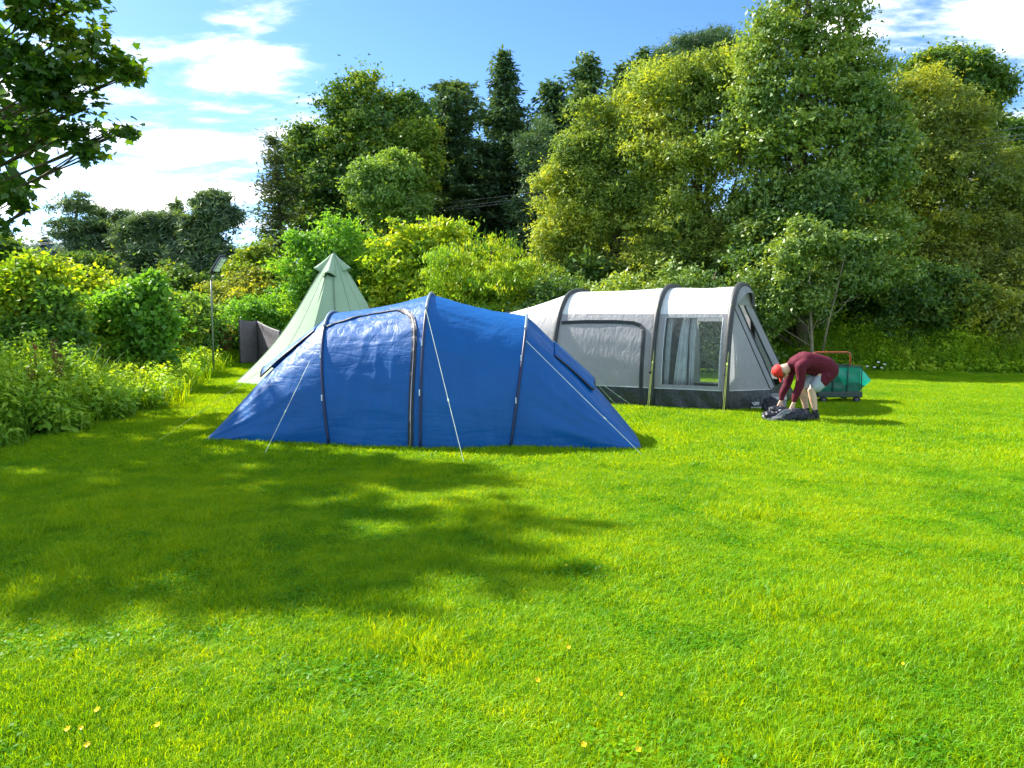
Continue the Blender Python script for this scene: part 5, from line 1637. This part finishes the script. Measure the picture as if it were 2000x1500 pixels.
def scatter_object(name, variants, P, rot, scl, var, mat):
    """one object whose own mesh carries patch variants and the points they are instanced on"""
    Vs, Fs, vid, ti = [], [], [], []
    off = 0
    for k, (V, Fq, t) in enumerate(variants):
        Vs.append(V); Fs.append(Fq + off); off += len(V); vid.append(np.full(len(V), k)); ti.append(t)
    npt = len(P)
    Vs.append(P); vid.append(100 + var); ti.append(np.full(npt, .5))
    Va = np.concatenate(Vs); Fa = np.concatenate(Fs)
    o = mesh_np(name, Va, Fa, mat, None, np.concatenate(ti))
    me = o.data
    nv = len(Va)
    A = me.attributes.new('vid', 'INT', 'POINT'); A.data.foreach_set('value', np.concatenate(vid).astype(np.int32))
    rr = np.zeros((nv, 3), np.float32); rr[-npt:] = rot; A = me.attributes.new('prot', 'FLOAT_VECTOR', 'POINT'); A.data.foreach_set('vector', rr.ravel())
    ss = np.ones((nv, 3), np.float32); ss[-npt:] = scl; A = me.attributes.new('pscl', 'FLOAT_VECTOR', 'POINT'); A.data.foreach_set('vector', ss.ravel())
    ng = bpy.data.node_groups.new(name + '_scatter', 'GeometryNodeTree')
    ng.interface.new_socket('Geometry', in_out='INPUT', socket_type='NodeSocketGeometry'); ng.interface.new_socket('Geometry', in_out='OUTPUT', socket_type='NodeSocketGeometry')
    n, l = ng.nodes, ng.links
    gi, go = n.new('NodeGroupInput'), n.new('NodeGroupOutput')
    jn = n.new('GeometryNodeJoinGeometry')

    def attr(nm, ty):
        x = n.new('GeometryNodeInputNamedAttribute'); x.data_type = ty; x.inputs[0].default_value = nm; return x.outputs[0]

    def sepq(v):
        cpn = n.new('FunctionNodeCompare'); cpn.data_type = 'INT'; cpn.operation = 'EQUAL'
        l.new(attr('vid', 'INT'), cpn.inputs[2]); cpn.inputs[3].default_value = v
        s = n.new('GeometryNodeSeparateGeometry'); s.domain = 'POINT'; l.new(gi.outputs[0], s.inputs[0]); l.new(cpn.outputs[0], s.inputs[1])
        return s.outputs[0]
    for k in range(len(variants)):
        ip = n.new('GeometryNodeInstanceOnPoints')
        l.new(sepq(100 + k), ip.inputs['Points']); l.new(sepq(k), ip.inputs['Instance'])
        l.new(attr('prot', 'FLOAT_VECTOR'), ip.inputs['Rotation']); l.new(attr('pscl', 'FLOAT_VECTOR'), ip.inputs['Scale'])
        l.new(ip.outputs[0], jn.inputs[0])
    l.new(jn.outputs[0], go.inputs[0])
    md = o.modifiers.new('scatter', 'NODES'); md.node_group = ng
    return o


def lawn_ok(x, y):
    """inside the mown lawn"""
    left = np.interp(y, [0, 8.2, 9.0, 10.5, 13, 16, 20, 26], [-6.5, -6.2, -6.3, -6.0, -6.2, -7.2, -8.4, -9.5])
    back = np.interp(x, [-10, 0, 6, 9, 14, 22], [26, 25, 23, 21.3, 20.6, 20])
    return (x > left) & (y < back)


def hexpts(x0, x1, y0, y1, step):
    nx, ny_ = int((x1 - x0) / step), int((y1 - y0) / (step * .866))
    X, Y = np.meshgrid(np.arange(nx), np.arange(ny_), indexing='ij')
    P = np.stack([x0 + (X + .5 * (Y % 2)) * step, y0 + Y * step * .866], -1).reshape(-1, 2)
    return P + rng.normal(size=P.shape) * step * .16


def infrustum(P, m=1.12, extra=1.0):
    return np.abs(P[:, 0]) < P[:, 1] * .69 * m + extra


r = np.random.default_rng(77)
near_var = [blades(2500, .24, .016, .056, .0034, .80, r, tintc=.5) for _ in range(3)]
near_var.append(blades(1900, .24, .022, .085, .0038, .95, r, tintc=.62))
# clover / broad-leaf weed variant: short blades with rounded leaflets
Vb, Fb, tb_ = blades(1300, .24, .016, .050, .0036, .8, r, tintc=.4)
nc_ = 260
Cc = np.stack([r.normal(size=nc_) * .10, r.normal(size=nc_) * .10, .022 + .020 * r.random(nc_)], -1)
Vl, Fl = leaf_quads(Cc, unit(np.array([0, 0, 1.]) + r.normal(size=(nc_, 3)) * .35), .020 + .012 * r.random(nc_), .016, .05)
near_var.append((np.concatenate([Vb, Vl]), np.concatenate([Fb, Fl + len(Vb)]), np.concatenate([tb_, np.full(len(Vl), .08)])))
P2 = hexpts(-8.5, 8.5, 1.7, 8.6, .27); P2 = P2[infrustum(P2) & lawn_ok(P2[:, 0], P2[:, 1])]
npt = len(P2)
P3 = np.column_stack([P2, gh(P2[:, 0], P2[:, 1])])
var = r.choice(5, npt, p=[.24, .23, .23, .18, .12])
rot = np.zeros((npt, 3)); rot[:, 2] = r.random(npt) * 6.283
lumpy = 1 + .35 * np.sin(P2[:, 0] * 2.3 + 1.1 * np.sin(P2[:, 1] * 1.7)) * np.sin(P2[:, 1] * 2.9)
s_ = np.column_stack([np.ones(npt), np.ones(npt), np.clip((.62 + .42 * r.random(npt) ** 1.5) * lumpy, .42, 1.35)])
lawn1 = scatter_object('near_lawn_grass', near_var, P3, rot, s_, var, M['grass']); lawn1['kind'] = 'stuff'
tag(lawn1, 'bright green mown grass of the foreground lawn', 'grass')
far_var = [blades(2400, .52, .025, .065, .0078, .7, r) for _ in range(3)]
P2 = hexpts(-22, 22, 8.2, 26.5, .56); P2 = P2[infrustum(P2, 1.15, 1.5) & lawn_ok(P2[:, 0], P2[:, 1])]
npt = len(P2); P3 = np.column_stack([P2, gh(P2[:, 0], P2[:, 1])])
rot = np.zeros((npt, 3)); rot[:, 2] = r.random(npt) * 6.283
s_ = np.column_stack([np.ones(npt), np.ones(npt), .75 + .5 * r.random(npt)])
lawn2 = scatter_object('far_lawn_grass', far_var, P3, rot, s_, r.integers(0, 3, npt), M['grass']); lawn2['kind'] = 'stuff'
tag(lawn2, 'sunlit mown grass around and beyond the tents', 'grass')

# ------------------------------------------------------------------ rough margins


def long_blades(P, h, w, lean, tint):
    """long arching blades, P (n,3)"""
    n = len(P); az = rng.random(n) * 6.283
    hh = h * (.55 + .7 * rng.random(n)); ln = hh * lean * (.3 + rng.random(n)); ww = w * (.6 + .8 * rng.random(n))
    d = np.stack([np.cos(az), np.sin(az), np.zeros(n)], -1); s = np.stack([-np.sin(az), np.cos(az), np.zeros(n)], -1) * ww[:, None] * .5
    V = np.empty((n, 8, 3), np.float32)
    for k, (f, g, wd) in enumerate(((0, 0, 1), (.5, .22, .9), (.85, .60, .6), (.88 , 1.0, .1))):
        c = P + d * (ln * g)[:, None] + np.array([0, 0, 1.]) * (hh * f)[:, None]
        V[:, 2 * k] = c - s * wd; V[:, 2 * k + 1] = c + s * wd
    b = (np.arange(n) * 8)[:, None]
    Fq = np.concatenate([b + np.array([[2 * k, 2 * k + 1, 2 * k + 3, 2 * k + 2]]) for k in range(3)])
    return V.reshape(-1, 3), Fq, np.repeat(np.clip(tint + .2 * rng.normal(size=n), 0, 1), 8)


def region(n, poly_fn, x0, x1, y0, y1):
    P = np.column_stack([x0 + (x1 - x0) * rng.random(n * 4), y0 + (y1 - y0) * rng.random(n * 4)])
    P = P[poly_fn(P[:, 0], P[:, 1])][:n]
    return np.column_stack([P, gh(P[:, 0], P[:, 1]) - .01])


def weeds(P, hmin, hmax, L, W, leaves=26):
    """upright leafy stalks: leaves in tiers around each stalk"""
    n = len(P); H = hmin + (hmax - hmin) * rng.random(n)
    idx = np.repeat(np.arange(n), leaves); f = rng.random(n * leaves) ** .7
    az = rng.random(n * leaves) * 6.283
    lean = rng.normal(size=(n, 2)) * .14
    out = np.stack([np.cos(az), np.sin(az), np.zeros(len(az))], -1)
    C = P[idx] + out * (.05 + .11 * rng.random(len(az)))[:, None] * (1.15 - .5 * f)[:, None]
    C[:, 2] += f * H[idx]; C[:, :2] += lean[idx] * (f * H[idx])[:, None]
    Nn = unit(np.array([0, 0, 1.]) + out * .5 + rng.normal(size=(len(az), 3)) * .4)
    sz = (1.15 - .5 * f) * (.7 + .6 * rng.random(len(az)))
    V, Fq = leaf_quads(C, Nn, L * sz, W * sz, .08, out * 1.5 + np.array([0, 0, -.4]))
    tint = np.clip(.35 + .3 * f + .25 * np.repeat(rng.normal(size=n) * .5, leaves) + .1 * rng.normal(size=len(az)), 0, 1)
    return V, Fq, np.repeat(tint, 4)


def leftedge(y): return np.interp(y, [0, 8.2, 9.0, 10.5, 13, 16, 20, 26], [-6.5, -6.1, -6.2, -5.9, -6.0, -7.0, -8.2, -9.3])


# near rough grass at the left
def nearleft(x, y): return (x < leftedge(y) + .25 * np.sin(y * 5) - .1) & (x > leftedge(y) - 4.5) & (y > 7.6)


Pn = region(5200, nearleft, -12, -5, 7.6, 13.5)
hgt = np.clip((leftedge(Pn[:, 1]) - Pn[:, 0]) * .75 + .35, .3, 1.5)
V, Fq, t = long_blades(Pn, .72 * hgt, .011, .85, .15)  # low tint puts the tree's shade into the blade colour
o = mesh_np('rough_grass', V, Fq, M['tall_grass'], None, t); o['kind'] = 'stuff'; tag(o, 'long dark rough grass along the left edge of the lawn', 'grass')
Pn = region(2000, lambda x, y: nearleft(x + .2, y), -11.5, -5, 7.8, 13)
hg = np.clip((leftedge(Pn[:, 1]) - Pn[:, 0]) * .6 + .35, .3, 1.2)
hg = hg * (.65 + .7 * (.5 + .5 * np.sin(Pn[:, 0] * 2.7 + 1.3 * np.sin(Pn[:, 1] * 2.1)) * np.sin(Pn[:, 1] * 3.3)))
V, Fq, t = weeds(Pn, .35 * hg, .95 * hg, .13, .06, 28)
o = mesh_np('weed_cover', V, Fq, M['lf_weed'], None, t); o['kind'] = 'stuff'; tag(o, 'dark leafy weeds among the rough grass at left', 'weeds')
# sunlit nettle belt behind it
Pn = region(2600, lambda x, y: (x < leftedge(y) - .1) & (x > leftedge(y) - 8 - .2 * y), -20, -5.5, 12.4, 22)
V, Fq, t = weeds(Pn, .35, .80, .115, .055, 28)
o = mesh_np('nettle_cover', V, Fq, M['lf_nettle'], None, t); o['kind'] = 'stuff'; tag(o, 'sunlit yellow-green nettles and weeds below the left hedge', 'weeds')
Pn = region(5000, lambda x, y: (x < leftedge(y) + .2) & (x > leftedge(y) - 3), -13, -5.5, 12.5, 25)
V, Fq, t = long_blades(Pn, .45, .010, .7, .6)
o = mesh_np('verge_grass', V, Fq, M['grass'], None, t); o['kind'] = 'stuff'; tag(o, 'sunlit taller verge grass between lawn and nettles', 'grass')
# band behind the tents and at right under the trees
Pn = region(2200, lambda x, y: ~lawn_ok(x, y) & (x > -9) & (x < 6), -9, 6, 22.5, 28)
V, Fq, t = weeds(Pn, .3, .8, .17, .085, 15)
o = mesh_np('back_weeds', V, Fq, M['lf_weed'], None, t); o['kind'] = 'stuff'; tag(o, 'leafy weeds on the bank behind the tents', 'weeds')
Pn = region(3800, lambda x, y: ~lawn_ok(x, y) & (x > 5), 5, 20, 20, 26)
hg = np.clip((Pn[:, 1] - np.interp(Pn[:, 0], [5, 9, 14, 22], [23, 21.3, 20.6, 20])) * .35 + .4, .35, 1.2)
hg = hg * (.45 + 1.1 * (.5 + .5 * np.sin(Pn[:, 0] * 2.1 + 1.7 * np.sin(Pn[:, 1] * 1.9)) * np.sin(Pn[:, 1] * 2.3 + .6 * Pn[:, 0])))
V, Fq, t = weeds(Pn, .25 * hg, 1.0 * hg, .15, .07, 16)
o = mesh_np('wood_edge_weeds', V, Fq, M['lf_nettle'], None, t); o['kind'] = 'stuff'; tag(o, 'green nettles and weeds at the wood edge on the right', 'weeds')
Pn = region(7000, lambda x, y: ~lawn_ok(x, y) & (x > 5.5), 5.5, 20, 20, 25)
V, Fq, t = long_blades(Pn, .55 + .75 * (.5 + .5 * np.sin(Pn[:, 0] * 1.7 + 2) * np.sin(Pn[:, 1] * 2.1 + Pn[:, 0])), .012, .8, .35)
o = mesh_np('wood_edge_grass', V, Fq, M['tall_grass'], None, t); o['kind'] = 'stuff'; tag(o, 'tall arching grass at the wood edge on the right', 'grass')

# dark dock plants standing in the left rough
for k, (px, py, d_, h) in enumerate(((78, 740, 11.2, .95), (108, 690, 11.6, 1.0), (122, 745, 11.3, .8), (70, 765, 10.8, .6))):
    b = at(px, py + 60, d_); z0 = gz(b.x, d_)
    dk = thing('dock_plant', ('tall dark seeded dock stalk, leftmost pair, in left rough', 'tallest dark dock stalk in the rough grass at left', 'dark dock stalk rightmost of those in the left rough', 'shortest dark dock stalk at far left')[k], 'plant', (b.x, d_, z0), 'dock stalks in the left rough')
    tp_ = Vector((b.x + random.uniform(-.08, .08), d_, z0 + h + .25))
    MB().tube([(b.x, d_, z0), tuple((Vector((b.x, d_, z0)) + tp_) / 2 + Vector((.02, 0, 0))), tuple(tp_)], [.009, .007, .003], 5).build('stalk', 'bark', dk)
    n_ = 260; f = .35 + .65 * rng.random(n_)
    Cc = np.array([b.x, d_, z0]) + f[:, None] * (np.array(tp_) - np.array([b.x, d_, z0])) + rng.normal(size=(n_, 3)) * np.array([.03, .03, .02])
    V, Fq = leaf_quads(Cc, unit(rng.normal(size=(n_, 3))), .035, .02, .1)
    o = mesh_np('seed_head', V, Fq, M['lf_dock'], dk, np.repeat(rng.random(n_), 4)); o.matrix_parent_inverse = parent_inv(dk); o['kind'] = 'stuff'
# brown dead dock clump at the lamp post and by the windbreak
for k, (px, py, d_, w_) in enumerate(((398, 660, 23.6, .35), (432, 655, 24.0, .35))):
    b = at(px, 690, d_); z0 = gz(b.x, d_); n_ = 700
    dk = thing('dead_dock_clump', ('reddish brown dead dock clump left of the lamp post', 'reddish brown dead dock clump right of the lamp post')[k], 'plant', (b.x, d_, z0), 'dead dock clumps')
    Cc = np.array([b.x, d_, z0]) + np.column_stack([rng.normal(size=n_) * w_ * .5, rng.normal(size=n_) * w_ * .4, .25 + .85 * rng.random(n_)])
    V, Fq = leaf_quads(Cc, unit(rng.normal(size=(n_, 3))), .09, .04, .1)
    o = mesh_np('seed_heads', V, Fq, M['lf_dock'], dk, np.repeat(rng.random(n_), 4)); o.matrix_parent_inverse = parent_inv(dk); o['kind'] = 'stuff'
    mb = MB()
    for _ in range(9): 
        x = random.gauss(0, w_ * .4); mb.tube([(b.x + x * .5, d_, z0), (b.x + x, d_ + random.uniform(-.1, .1), z0 + random.uniform(.7, 1.1))], [.008, .004], 4)
    mb.build('stalks', 'bark', dk)['kind'] = 'stuff'

# ------------------------------------------------------------------ buttercups and white flowers


def flower(px, py, label, size=.019, mat='yellow', nm='buttercup', group='buttercups in the lawn', h=.075, base=None):
    g = gnd(px, py, h) if base is None else base
    z0 = gz(g.x, g.y)
    f = thing(nm, label, 'flower', (g.x, g.y, z0), group)
    top = Vector((g.x, g.y, z0 + h))
    MB().tube([(g.x + .01, g.y + .01, z0), tuple(top)], .0016, 4).build('stem', 'stem', f)
    pt = MB(); tilt = Vector((random.uniform(-.3, .3), -.55, 1)).normalized(); q = tilt.to_track_quat('Z', 'Y')
    for k in range(5):
        a = k * 1.2566
        for seg in range(1):
            loc = [(0, 0, 0), (.55, -.42, .18), (.95, -.30, .45), (1.02, 0, .5), (.95, .30, .45), (.55, .42, .18)]
            V = []
            for (x, y, z) in loc:
                xx, yy = x * math.cos(a) - y * math.sin(a), x * math.sin(a) + y * math.cos(a)
                V.append(top + q @ Vector((xx * size, yy * size, z * size * .8)))
            pt.add(V, [(0, 1, 2, 3), (0, 3, 4, 5)])
    pt.build('petals', mat, f)


FL = [(190, 1385, 'topmost buttercup of the cluster at the lower left'), (132, 1422, 'leftmost buttercup of the lower left cluster'), (158, 1420, 'small buttercup beside the leftmost one, lower left'),
      (170, 1453, 'lowest buttercup of the lower left cluster'), (308, 1415, 'lone buttercup right of the lower left cluster'), (1110, 1268, 'uppermost buttercup in the lower middle lawn'),
      (1050, 1333, 'buttercup left of centre in the lower middle lawn'), (1212, 1361, 'small buttercup right of the uppermost middle one'), (1140, 1460, 'buttercup at the bottom edge in the middle, left one'),
      (1246, 1470, 'buttercup at the bottom edge in the middle, right one'), (1763, 1298, 'single tiny buttercup in the lower right lawn'), (1106, 1104, 'tiny buttercup in the tree shadow tip'), (1996, 1136, 'tiny buttercup at the right border')]
for px, py, lb in FL:
    flower(px, py, lb, .007 if 'tiny' in lb else (.009 if 'small' in lb else .0115))
for k, (px, py) in enumerate(((1694, 716), (1708, 718), (1722, 719), (1728, 712), (1716, 708))):
    g = at(px, py, 20.9)
    z0 = gz(g.x, g.y)
    flower(px, py, ('white bindweed bloom nearest the cart', 'second white bindweed bloom from the cart', 'third white bindweed bloom from the cart', 'white bindweed bloom farthest right of the cart', 'highest white bindweed bloom by the cart')[k],
           .045, 'white_petal', 'bindweed_flower', 'white flowers at the wood edge', max(.12, g.z - z0), Vector((g.x, g.y, 0)))
